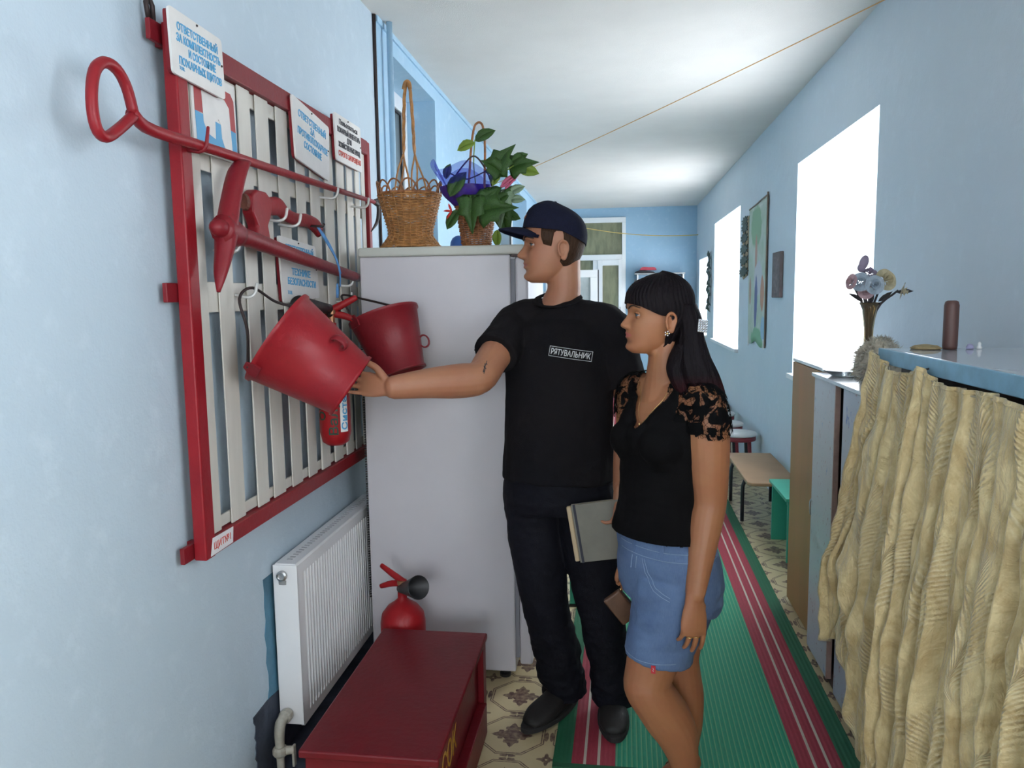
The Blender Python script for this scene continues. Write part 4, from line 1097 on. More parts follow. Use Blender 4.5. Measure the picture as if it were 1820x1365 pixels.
MB().ball((.880, 2.90, 1.602), (.016, .016, .026), M=Matrix.Rotation(.3, 4, 'Y')).ball((.872, 2.90, 1.585), (.014, .014, .016)).build('bud', m_f4, o, True)
for k, (x, z, dx, dz) in enumerate(((.93, 1.47, .8, .6), (.88, 1.47, -.8, .5), (.905, 1.46, .1, 1), (.99, 1.50, .9, .1))):
    leaf(o, 'slim', Vector((x, 2.89, z)), (dx, -.1, dz), cam_up, .06, m_stem)
o.location.z -= .021; o.scale.z = 1.058
o = thing('glass_dish', 'shallow clear glass dish lying on the lilac locker top', 'dish', (.86, 3.02, 1.2))
m_cg, n, b = base('clear dish glass'); b.inputs['Base Color'].default_value = (.85, .9, .92, 1); b.inputs['Roughness'].default_value = .05; b.inputs['Transmission Weight'].default_value = .9
MB().lathe([(.050, .001), (.052, .004), (.078, .020), (.082, .024), (.076, .023), (.048, .008)], 28, Matrix.Translation((.875, 3.06, 1.2005))).build('dish', m_cg, o, 1)
o.location.z -= .021
o = thing('straw_lid', 'low tan straw lid lying on the counter beside the wooden post', 'lid', (1.0, 2.2, 1.343))
MB().lathe([(.036, 0), (.040, .003), (.028, .010), (.006, .013)], 24, Matrix.Translation((.855 + .0, 2.20, 1.3428)) if False else Matrix.Translation((.838, 2.205, 1.3428))).build('lid', mat('tan straw', (.40, .30, .15), .8, var=.4, vscale=50), o, 1)
o = thing('small_figurine', 'tiny pale toy figure at far edge of the glossy counter', 'toy', (.97, 2.2, 1.343))
MB().lathe([(.006, 0), (.007, .004), (.004, .010), (.005, .014), (.002, .019)], 12, Matrix.Translation((.972, 2.20, 1.3428))).build('figure', m_white, o, 1)
MB().lathe([(.009, 0), (.010, .004), (.006, .012), (.002, .014)], 12, Matrix.Translation((.948, 2.20, 1.3428))).build('lilac_piece', mat('lilac plastic', (.38, .36, .55), .5), o, 1)

# ------------------------------------------------------------------ right wall hangings
def painting():
    m, n, b = base('child painting'); v = n.obj(); x, y, z = n.xyz(v)
    f = n.noise(v, 7.0, 4.0, .6, .5)
    c = n.mix(n.ramp(f, .35, .65), (.42, .52, .40), (.55, .60, .54))
    def blob(y0, z0, ry, rz, col, c, k=1.0):
        d = ((y - y0) / ry) * ((y - y0) / ry) + ((z - z0) / rz) * ((z - z0) / rz) + (n.noise(v, 14.0, 2.0) - .5) * .9
        return n.mix(n.ramp(1.15 - d, 0.0, .3) * k, c, col)
    c = blob(6.62, 2.05, .22, .17, (.26, .42, .26), c)
    c = blob(6.62, 1.78, .05, .20, (.50, .28, .22), c)
    c = blob(6.50, 1.62, .20, .14, (.55, .56, .60), c)
    c = blob(6.58, 1.42, .075, .22, (.12, .15, .32), c)
    c = blob(6.28, 1.50, .08, .14, (.52, .26, .17), c)
    c = blob(6.50, 1.12, .28, .10, (.22, .44, .26), c)
    c = blob(6.22, 1.22, .09, .10, (.30, .48, .62), c)
    c = blob(6.86, 1.52, .04, .12, (.45, .28, .20), c)
    n.l(c, b.inputs['Base Color']); b.inputs['Roughness'].default_value = .6
    return m
m_paint = painting(); m_frame = mat('thin brown frame', (.22, .15, .10), .5, var=.3)
o = thing('wall_painting', 'tall narrow painted panel of a tree hung between windows', 'painting', (1.155, 6.55, 1.07))
def rag(s, t):
    y = 6.16 + .78 * s; z = 1.085 + (1.165 - .05 * s * 0) * t - .02 * math.sin(s * 9) * (1 - t) + .05 * (-s) * t * .6
    return (1.152 - .004 * math.sin(s * 5 + t * 3), y, z)
MB().grid(rag, 16, 24).build('canvas', m_paint, o, True, solid=.003)
MB().tube([rag(0, -.01), rag(0, 1.02)], .006, 6).tube([rag(0, 1.0), rag(.3, 1.005), rag(.6, 1.0), rag(1, 1.0)], .008, 6).build('hanging_rod', m_frame, o)
for s in (0.02, .95): MB().tube([rag(s, .05), tuple(np.array(rag(s, -.02)) + np.array((-.005, 0, 0)))], [.012, .003], 6).build('corner_ribbon', m_white, o)
o = thing('paper_tree', 'dark green cut out fir branches on wall beside the painting', 'wall decoration', (1.155, 7.25, 1.66))
m_fir = mat('dark green paper', (.07, .11, .10), .7, var=.4, vscale=30); m_tan = mat('tan paper', (.40, .30, .18), .7, var=.3)
MB().prism([(7.05, 1.66), (7.28, 1.63), (7.36, 1.70), (7.30, 1.88), (7.36, 2.0), (7.25, 2.16), (7.02, 2.18)], 1.156, 1.160, YZ).build('backing', m_tan, o)
rnd = random.Random(2)
for k, z in enumerate((1.70, 1.80, 1.90, 2.00, 2.09, 2.15)):
    pts = []
    for j in range(18):
        a = 2 * PI * j / 18; r = (1 if j % 2 else .62) * rnd.uniform(.85, 1.1)
        pts.append((7.22 + .27 * r * math.cos(a) * (1 - .06 * k), z + .05 * r * math.sin(a)))
    MB().prism(pts, 1.146 + .001 * k, 1.155, YZ).build('branch', m_fir, o)
o = thing('wall_plaque', 'small dark wooden plaque hung beside the nearest window', 'plaque', (1.155, 5.73, 1.465))
MB().box(1.138, 1.164, 5.60, 5.86, 1.468, 1.793).build('board', mat('grey brown board', (.16, .12, .12), .6, var=.4, vscale=8), o, bevel=.004)
MB().box(1.1365, 1.1378, 5.63, 5.83, 1.50, 1.76).build('face', mat('worn print', (.20, .15, .15), .6, var=.5, vscale=22), o)
o = thing('window_garland', 'dark hanging ornament between the two far window curtains', 'wall decoration', (1.15, 9.75, 1.5))
for k in range(9): leaf(o, 'ivy', Vector((1.135, 9.76 + .05 * (k % 3 - 1), 1.98 - .075 * k)), (0, math.cos(k * 2.1), -.6), (-1, -.4, 0), .13, m_fir)
MB().tube([(1.15, 9.76, 2.02), (1.15, 9.76, 1.30)], .004, 5).build('string', m_frame, o)

# ------------------------------------------------------------------ bench, green stool, row of round stools
m_bench = mat('beige laminate', (.36, .22, .12), .65, var=.15, vscale=4)
m_tubeblk = mat('black enamel tube', (.02, .02, .025), .35)
o = thing('low_bench', 'low beige bench on bent black tube legs by the wall', 'bench', (.98, 5.25, 0))
MB().prism([(.812, 4.80), (.835, 4.765), (1.13, 4.765), (1.13, 5.70), (.835, 5.70), (.812, 5.66)], .310, .332).build('seat', m_bench, o, bevel=.006, seg=3)
for y in (5.05, 5.56):
    MB().tube([(.828, y, .006), (.828, y, .20), (.835, y, .26), (.875, y, .297), (1.06, y, .297), (1.10, y, .26), (1.107, y, .20), (1.107, y, .006)], .0125, 10, sub=3).build('leg', m_tubeblk, o, True)
    MB().ball((.95, y, .282), (.012, .012, .010)).build('bolt', m_tubeblk, o, True)
m_grn = mat('mint green paint', (.05, .42, .28), .4, var=.12)
o = thing('green_stool', 'mint green low wooden stool half hidden behind the brown locker', 'stool', (1.05, 4.5, 0))
MB().box(.93, 1.155, 4.25, 4.72, .352, .372).build('seat', m_grn, o, bevel=.003)
for y in (4.27, 4.69): MB().box(.945, 1.14, y, y + .018, .0, .351).build('side_board', m_grn, o, bevel=.002)
MB().box(1.03, 1.05, 4.289, 4.689, .22, .28).build('stretcher', m_grn, o)
m_stool = mat('white stool top', (.72, .70, .68), .3, var=.06); m_dred = mat('dark red stool rim', (.25, .025, .035), .4, var=.2)
proto = None
STL = [(.985, 6.30), (.955, 6.78), (.97, 7.35), (.985, 7.95), (.99, 8.55), (1.0, 9.15), (1.0, 9.75)]
ORD = ['nearest', 'second nearest', 'third', 'fourth', 'fifth', 'sixth', 'farthest']
for k, (x, y) in enumerate(STL):
    lab = '%s round white topped stool in the row along the window wall' % ORD[k]
    if proto is None:
        t = thing('round_stool', lab, 'stool', (x, y, 0), 0, 'row of round stools along the wall'); proto = t
        T0 = Matrix.Translation((x, y, 0))
        MB().lathe([(.138, .355), (.150, .358), (.152, .372), (.146, .380), (.05, .382)], 28, T0).build('seat', m_stool, t, 1)
        MB().lathe([(.140, .318), (.143, .322), (.143, .354), (.138, .3545)], 28, T0).build('rim', m_dred, t, 1)
        for a in range(4):
            c_, s_ = math.cos(PI / 4 + a * PI / 2), math.sin(PI / 4 + a * PI / 2)
            MB().tube([(x + .11 * c_, y + .11 * s_, .325), (x + .135 * c_, y + .135 * s_, .004)], [.016, .013], 8).build('leg', m_dred if a % 2 else m_tubeblk, t)
    else:
        t = proto.copy(); COL.objects.link(t); t.location = (x, y, 0); t['label'] = lab
        for ch in list(proto.children):
            c = ch.copy(); COL.objects.link(c); c.parent = t; c.matrix_parent_inverse = ch.matrix_parent_inverse

# ------------------------------------------------------------------ far wall: shelf with cloths, cords under the ceiling
o = thing('coat_shelf', 'grey wall shelf on the far blue wall above white towels', 'shelf', (.63, 11.45, 1.80))
MB().box(.265, .985, 11.25, 11.49, 1.795, 1.815).build('shelf_board', mat('grey shelf', (.36, .37, .38), .5), o, bevel=.003)
for x in (.30, .95): MB().box(x, x + .02, 11.27, 11.495, 1.64, 1.794).build('bracket', m_steel, o)
MB().box(.27, .98, 11.47, 11.495, 1.60, 1.66).build('rail', m_white, o)
for x in (.33, .44, .62, .78, .90): MB().tube([(x, 11.47, 1.63), (x, 11.44, 1.625), (x, 11.43, 1.645)], .006, 6).build('peg', m_steel, o)
def hung(name, label, x0, x1, z0, z1, m, sd, cat):
    def fn(s, t):
        zz = z1 + (z0 - z1) * t - .03 * math.sin(s * PI) * (1 - t) * 1
        return (x0 + (x1 - x0) * (s + .06 * math.sin(t * 3 + sd)), 11.40 - .02 * math.sin(s * 24 + sd) * (.3 + t), zz)
    tag(MB().grid(fn, 30, 12).build(name, m, None, True, solid=.008), label, cat)
m_towel = mat('white towel', (.74, .74, .76), .85, var=.06, vscale=30); m_towel2 = mat('brown cloth', (.22, .16, .10), .85, var=.3)
hung('towel', 'white towel hanging under left end of the coat shelf', .25, .52, 1.25, 1.735, m_towel, 1, 'towel')
hung('towel', 'wide white towel hanging under right end of the coat shelf', .60, .97, 1.15, 1.77, m_towel, 2.5, 'towel')
hung('jacket', 'brown garment hanging at the right of the white towels', .985, 1.06, 1.05, 1.66, m_towel2, 4, 'garment')
def folded(name, label, x0, x1, z0, z1, m, sd):
    def sh(s, t):
        e = math.sin(PI * s) ** .35
        return (x0 + (x1 - x0) * s, 11.28 + .18 * t, z0 + (z1 - z0) * e * (.85 + .15 * math.sin(s * 6 + sd)))
    mb = MB().grid(sh, 16, 6)
    mb.grid(lambda s, t: (x0 + (x1 - x0) * s, 11.28, z0 + (z1 - z0) * t * math.sin(PI * s) ** .35 * (.85 + .15 * math.sin(s * 6 + sd))), 16, 3)
    mb.box(x0, x1, 11.281, 11.459, z0, z0 + .004)
    tag(mb.build(name, m, None, True), label, 'cloth')
folded('folded_cloth', 'black folded cloth lying on the far coat shelf', .262, .56, 1.8155, 1.860, mat('black cloth', (.02, .018, .025), .8), 0)
folded('folded_cloth', 'red folded cloth on top of the black one on the shelf', .34, .58, 1.8600, 1.915, mat('raspberry cloth', (.50, .06, .09), .8), 1.5)
m_string = mat('orange twine', (.62, .36, .14), .8, var=.1)
o = thing('ceiling_cord', 'thin orange cord strung across the corridor under the ceiling', 'cord', (0, 5, 2.7))
def cord(a, b_, sag): return [tuple(Vector(a).lerp(Vector(b_), t) - Vector((0, 0, sag * 4 * t * (1 - t)))) for t in np.linspace(0, 1, 24)]
MB().tube(cord((1.163, 3.55, 2.742), (-1.098, 6.55, 2.430), .02), .0028, 6).build('cord', m_string, o, True)
o = thing('far_cord', 'sagging yellow cord in front of the far door transom', 'cord', (0, 11, 2.4))
MB().tube(cord((-1.098, 10.9, 2.62), (1.163, 11.3, 2.345), .10), .0055, 6).build('cord', mat('yellow twine', (.70, .50, .16), .8), o, True)
# leafy plant on a stand glimpsed behind the man
o = thing('corridor_plant', 'small leafy pot plant seen behind the man at shoulder height', 'plant', (-.86, 6.6, 0))
MB().lathe([(.09, 1.25), (.11, 1.40), (.118, 1.40), (.118, 1.42), (.10, 1.42)], 20, Matrix.Translation((-.93, 6.6, 0))).build('pot', mat('white pot', (.7, .7, .7), .5), o, 1)
for k in range(16):
    a = k * 2.399; leaf(o, 'oval', Vector((-.93, 6.6, 1.43 + .006 * k)), (math.cos(a), math.sin(a) * .6, .35 + .05 * (k % 4)), (0, 0, 1), .15, m_leaf)
MB().box(-1.06, -.80, 6.46, 6.74, 1.225, 1.249).box(-.94, -.92, 6.58, 6.62, .02, 1.2245).box(-1.03, -.83, 6.50, 6.70, .0, .02).build('plant_stand', m_white, o)
# small green chair on the left, one leg seen between the man's legs
o = thing('green_chair', 'small green stool whose leg shows between the legs of the man', 'stool', (-.34, 3.72, 0))
MB().box(-.55, -.185, 3.54, 3.90, .372, .392).build('seat', m_grn, o, bevel=.003)
for x in (-.545, -.22):
    for y in (3.55, 3.86):
        MB().box(x, x + .03, y, y + .03, .012, .371).build('leg', m_grn, o, bevel=.003)
        MB().box(x - .004, x + .034, y - .004, y + .034, .0, .0115).build('foot', m_black, o)

# ------------------------------------------------------------------ people
HZ = [0, .008, .02, .035, .055, .075, .095, .115, .135, .155, .18, .200, .215, .227, .233, .235]
HF = [.070, .082, .0885, .088, .0905, .090, .088, .087, .0925, .0925, .087, .075, .059, .038, .018, .004]
HB = [.020, .004, -.020, -.045, -.062, -.076, -.086, -.092, -.096, -.097, -.093, -.082, -.066, -.044, -.022, -.006]
HW = [.020, .033, .045, .0535, .060, .065, .069, .0715, .0735, .0745, .072, .063, .051, .034, .017, .004]
def cub(z, ys):
    i = min(max(int(np.searchsorted(HZ, z)) - 1, 0), len(HZ) - 2)
    t = (z - HZ[i]) / (HZ[i + 1] - HZ[i])
    def sl(k):
        if k == 0: return (ys[1] - ys[0]) / (HZ[1] - HZ[0])
        if k == len(HZ) - 1: return (ys[-1] - ys[-2]) / (HZ[-1] - HZ[-2])
        return (ys[k + 1] - ys[k - 1]) / (HZ[k + 1] - HZ[k - 1])
    h = HZ[i + 1] - HZ[i]
    return ((2 * t ** 3 - 3 * t * t + 1) * ys[i] + (t ** 3 - 2 * t * t + t) * h * sl(i) + (-2 * t ** 3 + 3 * t * t) * ys[i + 1] + (t ** 3 - t * t) * h * sl(i + 1))
def gs(x, s): return math.exp(-(x / s) ** 2)
def skull(th, z, fem=0.0, face=True):
    """head surface in local metres: x to the person's right, y forward, z up from the chin"""
    f, b, w = cub(z, HF), cub(z, HB), cub(z, HW)
    if fem: w *= 1 - .05 * fem * max(0, 1 - z / .09)
    c = max(-.012, (f + b) / 2)
    s_, c_ = math.sin(th), math.cos(th)
    x = w * math.copysign(abs(s_) ** .92, s_)
    y = c + ((f - c) * abs(c_) ** .80 if c_ > 0 else -(c - b) * abs(c_) ** .92)
    if face and c_ > 0:
        ax = abs(x)
        nz = (0.0, .004, .016, .0245, .027, .0235, .0185, .0125, .0075, .003, 0.0)
        nzz = (.066, .071, .0745, .079, .085, .092, .099, .107, .116, .126, .136)
        n_ = float(np.interp(z, nzz, nz)) * (1 - .10 * fem)
        nw = float(np.interp(z, (.07, .08, .09, .11, .13), (.0125, .0145, .0115, .0085, .010)))
        y += n_ * math.exp(-(ax / nw) ** 2.4)
        y += .0065 * gs(ax - .0135, .0060) * gs(z - .0795, .007)              # nostril wings
        y -= .0125 * gs(ax - .032, .0150) * gs(z - .1165, .0125)              # eye sockets
        y -= .004 * gs(ax - .015, .008) * gs(z - .118, .012)
        y += (.0050 - .003 * fem) * gs(ax - .028, .020) * gs(z - .1375, .008)  # brow
        y += .0035 * gs(ax - .043, .016) * gs(z - .090, .018)                 # cheekbone
        y += .0055 * gs(ax, .020) * gs(z - .0605, .0052)                      # upper lip
        y += .0060 * gs(ax, .018) * gs(z - .0485, .0058)                      # lower lip
        y -= .0035 * gs(ax, .026) * gs(z - .0545, .0024)                      # mouth line
        y -= .0045 * gs(ax, .022) * gs(z - .036, .007)                        # under the lip
        y += .0060 * gs(ax, .018) * gs(z - .017, .011)                        # chin
        y -= .0015 * gs(ax - .030, .006) * gs(z - .054, .008)
    return Vector((x, y, z))
def head_mesh(mb, M, fem=0.0):
    zs = np.concatenate([np.linspace(0, .15, 76), np.linspace(.153, .234, 26)])
    ths = [2 * PI * (k / 132) for k in range(132)]
    ths = [t - .55 * math.sin(t) for t in ths]         # denser round the face
    rings = [[M @ skull(t, float(z), fem) for t in ths] for z in zs]
    mb.rings(rings)
    for s in (1, -1):                                  # ears
        E = M @ Matrix.Translation((s * .0705, -.010, .098)) @ Matrix.Rotation(s * R(-24), 4, 'Z') @ Matrix.Rotation(R(-10), 4, 'X')
        pts = [(0, .012, -.014), (0, .014, .006), (0, .010, .020), (0, -.004, .028), (0, -.017, .020), (0, -.020, .004), (0, -.012, -.014), (0, -.002, -.027), (0, .007, -.024)]
        mb.tube([tuple(E @ (Vector(p) + Vector((s * (.012 - .10 * p[1]), 0, 0)))) for p in pts], [.0045, .0042, .0042, .0045, .0048, .0048, .0045, .0062, .0045], 8, sub=3, round_=True)
        mb.tube([tuple(E @ (Vector(p) + Vector((s * .010, 0, 0)))) for p in ((0, -.013, .010), (0, -.009, -.004), (0, .002, -.014))], .0035, 8, sub=3, round_=True)
        mb.ball(E @ Vector((s * .005, -.003, .001)), 1, M=M.to_3x3().to_4x4() @ Matrix.Rotation(s * R(-24), 4, 'Z') @ Matrix.Diagonal((.0065, .016, .023, 1)))
def region(M, zline, off, fem=0.0, nth=160, nz=60, zmax=.2349):
    """the head surface above the line z = zline(azimuth), pushed outwards, as hair or cap"""
    c0 = Vector((0, -.01, .12)); rings = []
    for i in range(nz):
        ring = []
        for k in range(nth):
            th = 2 * PI * k / nth; a = (th + PI) % (2 * PI) - PI
            u = i / (nz - 1); zl = zline(a); z = zl + (zmax - zl) * (1 - (1 - u) ** 1.4)
            p = skull(th, z, fem, False)
            e = 1e-3
            tx = skull(th + e, z, fem, False) - skull(th - e, z, fem, False)
            tz = skull(th, min(.2349, z + e), fem, False) - skull(th, max(0, z - e), fem, False)
            n_ = tx.cross(tz)
            n_ = n_.normalized() if n_.length > 1e-12 else (p - c0).normalized()
            if n_.dot(p - c0) < 0: n_ = -n_
            ring.append(M @ (p + n_ * off(a, z)))
        rings.append(ring)
    return MB().rings(rings, False, True)
def hand(mb, wrist, d, n, thumb, curl, scale=1.0, spread=.010, thumb_dir=None):
    """palm, four fingers of different length and a thumb; n = palm side normal, thumb = +1/-1 along d x n"""
    w = Vector(wrist); d = Vector(d).normalized(); n = Vector(n); n = (n - d * n.dot(d)).normalized(); s = d.cross(n) * thumb
    k = scale
    mb.tube([tuple(w - d * .02 * k), tuple(w + d * .012 * k), tuple(w + d * .045 * k), tuple(w + d * .080 * k), tuple(w + d * .094 * k)],
            [(.027 * k, .019 * k), (.030 * k, .018 * k), (.038 * k, .0165 * k), (.040 * k, .0135 * k), (.036 * k, .010 * k)], 16, side=tuple(s), sub=3, round_=True)
    for i, (o, L, r) in enumerate(((.0300, .073, .0088), (.0100, .080, .0090), (-.0100, .074, .0086), (-.0290, .058, .0078))):
        c = curl[i] if isinstance(curl, (list, tuple)) else curl
        p = w + d * (.082 if i in (1, 2) else .076) * k + s * o * k
        dd = (d + s * (o / .03) * spread * 8).normalized()
        pts = [p]; rad = [r * k]
        for seg, (fr, cc) in enumerate(((.46, c * .75), (.31, c * 1.1), (.23, c * .8))):
            dd = (Matrix.Rotation(cc, 3, n.cross(dd).normalized()) @ dd if False else (dd * math.cos(cc) + n * math.sin(cc) if seg == 0 else (dd * math.cos(cc) + (n - dd * n.dot(dd)).normalized() * math.sin(cc) if (n - dd * n.dot(dd)).length > .15 else (dd * math.cos(cc) - d * math.sin(cc)))))
            dd.normalize()
            for q in (.5, 1.0):
                pts.append(pts[-1] + dd * L * k * fr * .5); rad.append(r * k * (1 - .12 * (seg + q) / 1.0 * .8))
        mb.tube([tuple(p_) for p_ in pts], rad, 10, round_=True)
    td = Vector(thumb_dir).normalized() if thumb_dir else (d * .62 + s * .70 + n * .35).normalized()
    t0 = w + d * .020 * k + s * .022 * k + n * .004 * k
    t1 = t0 + (td * .7 + s * .3).normalized() * .044 * k; t2 = t1 + (td * .9 + d * .25).normalized() * .032 * k; t3 = t2 + (td * .6 + d * .6).normalized() * .024 * k
    mb.tube([tuple(t0), tuple(t1), tuple(t2), tuple(t3)], [.0150 * k, .0118 * k, .0105 * k, .0085 * k], 10, sub=3, round_=True)
def skin(name, col, pink):
    m, n, b = base(name); v = n.obj()
    f = n.ramp(n.noise(v, 11.0, 4.0, .6), .35, .65); g = n.ramp(n.noise(v, 60.0, 3.0), .4, .7)
    c = n.mix(f * .5, col, pink); c = n.mix(g * .15, c, tuple(k * .75 for k in col))
    n.l(c, b.inputs['Base Color']); b.inputs['Roughness'].default_value = .52
    b.inputs['Subsurface Weight'].default_value = .12; b.inputs['Subsurface Radius'].default_value = (.012, .004, .002); b.inputs['Subsurface Scale'].default_value = .6
    n.l(n.bump(n.noise(v, 260.0, 2.0), .10, .001), b.inputs['Normal'])
    return m
m_skin_m = skin('fair tanned skin', (.37, .165, .088), (.34, .12, .07))
m_skin_w = skin('tanned skin', (.35, .148, .066), (.32, .11, .055))
m_lip_m = mat('lips', (.36, .12, .095), .45); m_lip_w = mat('soft red lips', (.42, .12, .10), .4)
m_eyew = mat('eye white', (.42, .40, .39), .2, var=.03); m_iris = mat('grey blue iris', (.10, .15, .20), .15); m_pup = mat('pupil', (.005, .005, .005), .1)
m_brow = mat('dark brow hair', (.022, .014, .010), .7, var=.4, vscale=200)
m_hair_m = mat('dark brown hair', (.055, .028, .016), .6, var=.5, vscale=160, stretch=(1, 1, .12), bump=.6, bscale=260, spec=.12)
def hair_mat():
    m, n, b = base('black to dark red hair'); v = n.obj((1, 1, .10)); x, y, z = n.xyz(n.obj())
    st = n.ramp(n.noise(v, 190.0, 4.0, .6), .3, .7)
    tip = n.ramp(1.29 - z, .0, .12)                    # dyed ends
    c = n.mix(st, (.0045, .0035, .0045), (.009, .006, .008))
    c = n.mix(tip * (.45 + st * .4), c, (.085, .010, .014))
    n.l(c, b.inputs['Base Color']); b.inputs['Roughness'].default_value = .55; b.inputs['Specular IOR Level'].default_value = .10
    n.l(n.bump(st, .5, .003), b.inputs['Normal'])
    return m
m_hair_w = hair_mat()
def face_details(o, M, fem, m_lip, look_dx=0.0):
    """eyes, lids and brows as parts; eye positions follow the sockets"""
    for s in (1, -1):
        cx, cy, cz, r = s * .0320, .0655, .1165, .0122
        C = M @ Vector((cx, cy, cz))
        mb = MB(); rings = []
        A = M.to_3x3(); fwd = (Vector((s * .12 + look_dx, 1, .02))).normalized(); rt = Vector((0, 0, 1)).cross(fwd).normalized() * -1; up = rt.cross(fwd)
        vs = [C + A @ (fwd * r)]; lv = [0, .16, .30, .50, .75, 1.1, 1.6, 2.2]
        for a in lv[1:]:
            rings.append([C + A @ (fwd * math.cos(a) * r + (rt * math.cos(2 * PI * k / 20) + up * math.sin(2 * PI * k / 20)) * math.sin(a) * r) for k in range(20)])
        mb.add(vs + rings[0], [(0, 1 + (k + 1) % 20, 1 + k) for k in range(20)], 2)
        for i in range(len(rings) - 1):
            mb.rings([rings[i], rings[i + 1]], False, False, 1 if i < 3 else 0)
        mb.build('eye', [m_eyew, m_iris, m_pup], o, True)
        for nm, e0, e1 in (('eyelid', .30, 1.45), ('eyelid', -.40, -1.3)):
            def lid(u, t, e0=e0, e1=e1):
                az = (u - .5) * 2.5; k = 1 - (abs(u - .5) * 2) ** 2 * .85
                e = e0 * k + (e1 - e0 * k) * t
                rr = r * (1.13 - .08 * abs(u - .5))
                dv = Vector((math.sin(az) * math.cos(e) + s * .10, math.cos(az) * math.cos(e), math.sin(e)))
                return M @ (Vector((cx, cy, cz)) + dv * rr)
            MB().grid(lid, 14, 6).build(nm, m_skin_w if fem else m_skin_m, o, True, solid=.0009)
        def lash(u, t):
            az = (u - .5) * 2.3; k = 1 - (abs(u - .5) * 2) ** 2 * .85; e = .30 * k - .05 + .10 * t
            dv = Vector((math.sin(az) * math.cos(e) + s * .10, math.cos(az) * math.cos(e), math.sin(e)))
            return M @ (Vector((cx, cy, cz)) + dv * r * (1.19 + .12 * (1 - t)))
        MB().grid(lash, 12, 2).build('eyelashes', m_brow, o, True, solid=.0006)
        mb = MB()
        n_ = 9
        pts = []; rd = []
        for k in range(n_):
            u = k / (n_ - 1); ax = .012 + .042 * u
            z = .1335 + .0085 * math.sin(min(1, u * 1.45) * PI * .62) - .006 * max(0, u - .65) / .35 + (.002 if fem else -.001)
            th = math.atan2(ax, .09)
            best = min((skull(t, z, fem) for t in np.linspace(0, 1.2, 60)), key=lambda q: abs(q.x - ax))
            pts.append(tuple(M @ (Vector((s * best.x, best.y, z)) + Vector((s * .35, .9, 0)) * .0012)))
            rd.append(((.0042 if not fem else .0026) * (1 - .55 * u), .0016))
        mb.tube(pts, rd, 8, side=tuple(A @ Vector((0, 0, 1))), sub=2, round_=True)
        mb.build('eyebrow', m_brow, o, True)
def paint_lips(me, M, ml, fem):
    """lips are part of the body mesh; only their skin differs"""
    inv = M.inverted(); k = len(me.materials); me.materials.append(ml)
    for p in me.polygons:
        q = inv @ p.center
        if q.y > .070 and .040 < q.z < .068 and abs(q.x) < .028:
            lim = 1 - (q.x / .0255) ** 2
            if lim > 0 and -.0075 * lim ** .7 < q.z - .0545 < .0085 * lim ** .7: p.material_index = k
def wrinkle(me, amp, sc, stretch=(1, 1, 1), seed=0.0, zone=None):
    me.update()
    ns = [v.normal.copy() for v in me.vertices]
    for v, n_ in zip(me.vertices, ns):
        p = Vector((v.co.x * stretch[0], v.co.y * stretch[1], v.co.z * stretch[2])) * sc + Vector((seed, seed, seed))
        a = noise.noise(p) + .5 * noise.noise(p * 2.3)
        v.co += n_ * a * amp * (zone(v.co) if zone else 1)
    me.update()
def cut_faces(me, test):
    bm = bmesh.new(); bm.from_mesh(me)
    bmesh.ops.delete(bm, geom=[f for f in bm.faces if test(f.calc_center_median())], context='FACES')
    bm.to_mesh(me); bm.free(); me.update()
def body_link(name, me, mats, parent):
    o = link(name, me, mats, parent, True)
    return o
def head_frame(origin, yaw, pitch, roll, scale):
    f = Vector((-math.cos(yaw), -math.sin(yaw), 0)); x = Vector((f.y, -f.x, 0))
    M = Matrix((x, f, Vector((0, 0, 1)))).transposed().to_4x4()
    M = M @ Matrix.Rotation(pitch, 4, 'X') @ Matrix.Rotation(roll, 4, 'Y') @ Matrix.Scale(scale, 4)
    M.translation = origin
    return M

# ---------------- the man
man = thing('man', 'man in navy cap and black t-shirt reaching to the tipped bucket', 'person', (-.13, 2.58, 0))
HM = head_frame(Vector((-.212, 2.600, 1.545)), R(14), R(1), 0, 1.075)
SR, SL_ = Vector((-.345, 2.640, 1.405)), Vector((-.020, 2.560, 1.390))
ER, WR = Vector((-.430, 2.365, 1.247)), Vector((-.660, 2.185, 1.236))
EL, WL = Vector((.052, 2.600, 1.105)), Vector((.012, 2.430, .880))
def man_torso(mb, g=0.0, top=True):
    s = (.985, -.17, 0)
    mb.tube([(-.203, 2.585, .90), (-.203, 2.585, 1.0), (-.198, 2.590, 1.15), (-.190, 2.595, 1.28), (-.188, 2.603, 1.36), (-.188, 2.612, 1.42), (-.190, 2.615, 1.46)],
            [(.175 + g, .118 + g), (.168 + g, .112 + g), (.170 + g, .110 + g), (.178 + g, .112 + g), (.172 + g, .102 + g), (.125 + g, .082 + g), (.070 + g, .064 + g)], 28, side=s, sub=4, round_=True)
    mb.tube([(-.19, 2.615, 1.452), tuple(SR + Vector((.02, 0, .002)))], [.052 + g, .060 + g], 16, round_=True)
    mb.tube([(-.19, 2.615, 1.452), tuple(SL_ + Vector((-.02, 0, .002)))], [.052 + g, .060 + g], 16, round_=True)
mb = MB()
head_mesh(mb, HM)
hp = lambda x, y, z: tuple(HM @ Vector((x, y, z)))
mb.tube([hp(0, -.035, .085), hp(0, -.034, .03), hp(0, -.034, -.03), (-.195, 2.612, 1.455), (-.192, 2.612, 1.40)], [(.054, .056), (.056, .058), (.058, .060), (.068, .064), (.09, .075)], 24, side=(1, 0, 0), sub=4)
mb.tube([hp(0, .040, .030), hp(0, .005, .010), hp(0, -.02, -.02)], [(.030, .014), (.036, .018), (.034, .022)], 14, side=tuple(HM.to_3x3() @ Vector((1, 0, 0))), sub=3, round_=True)
man_torso(mb)
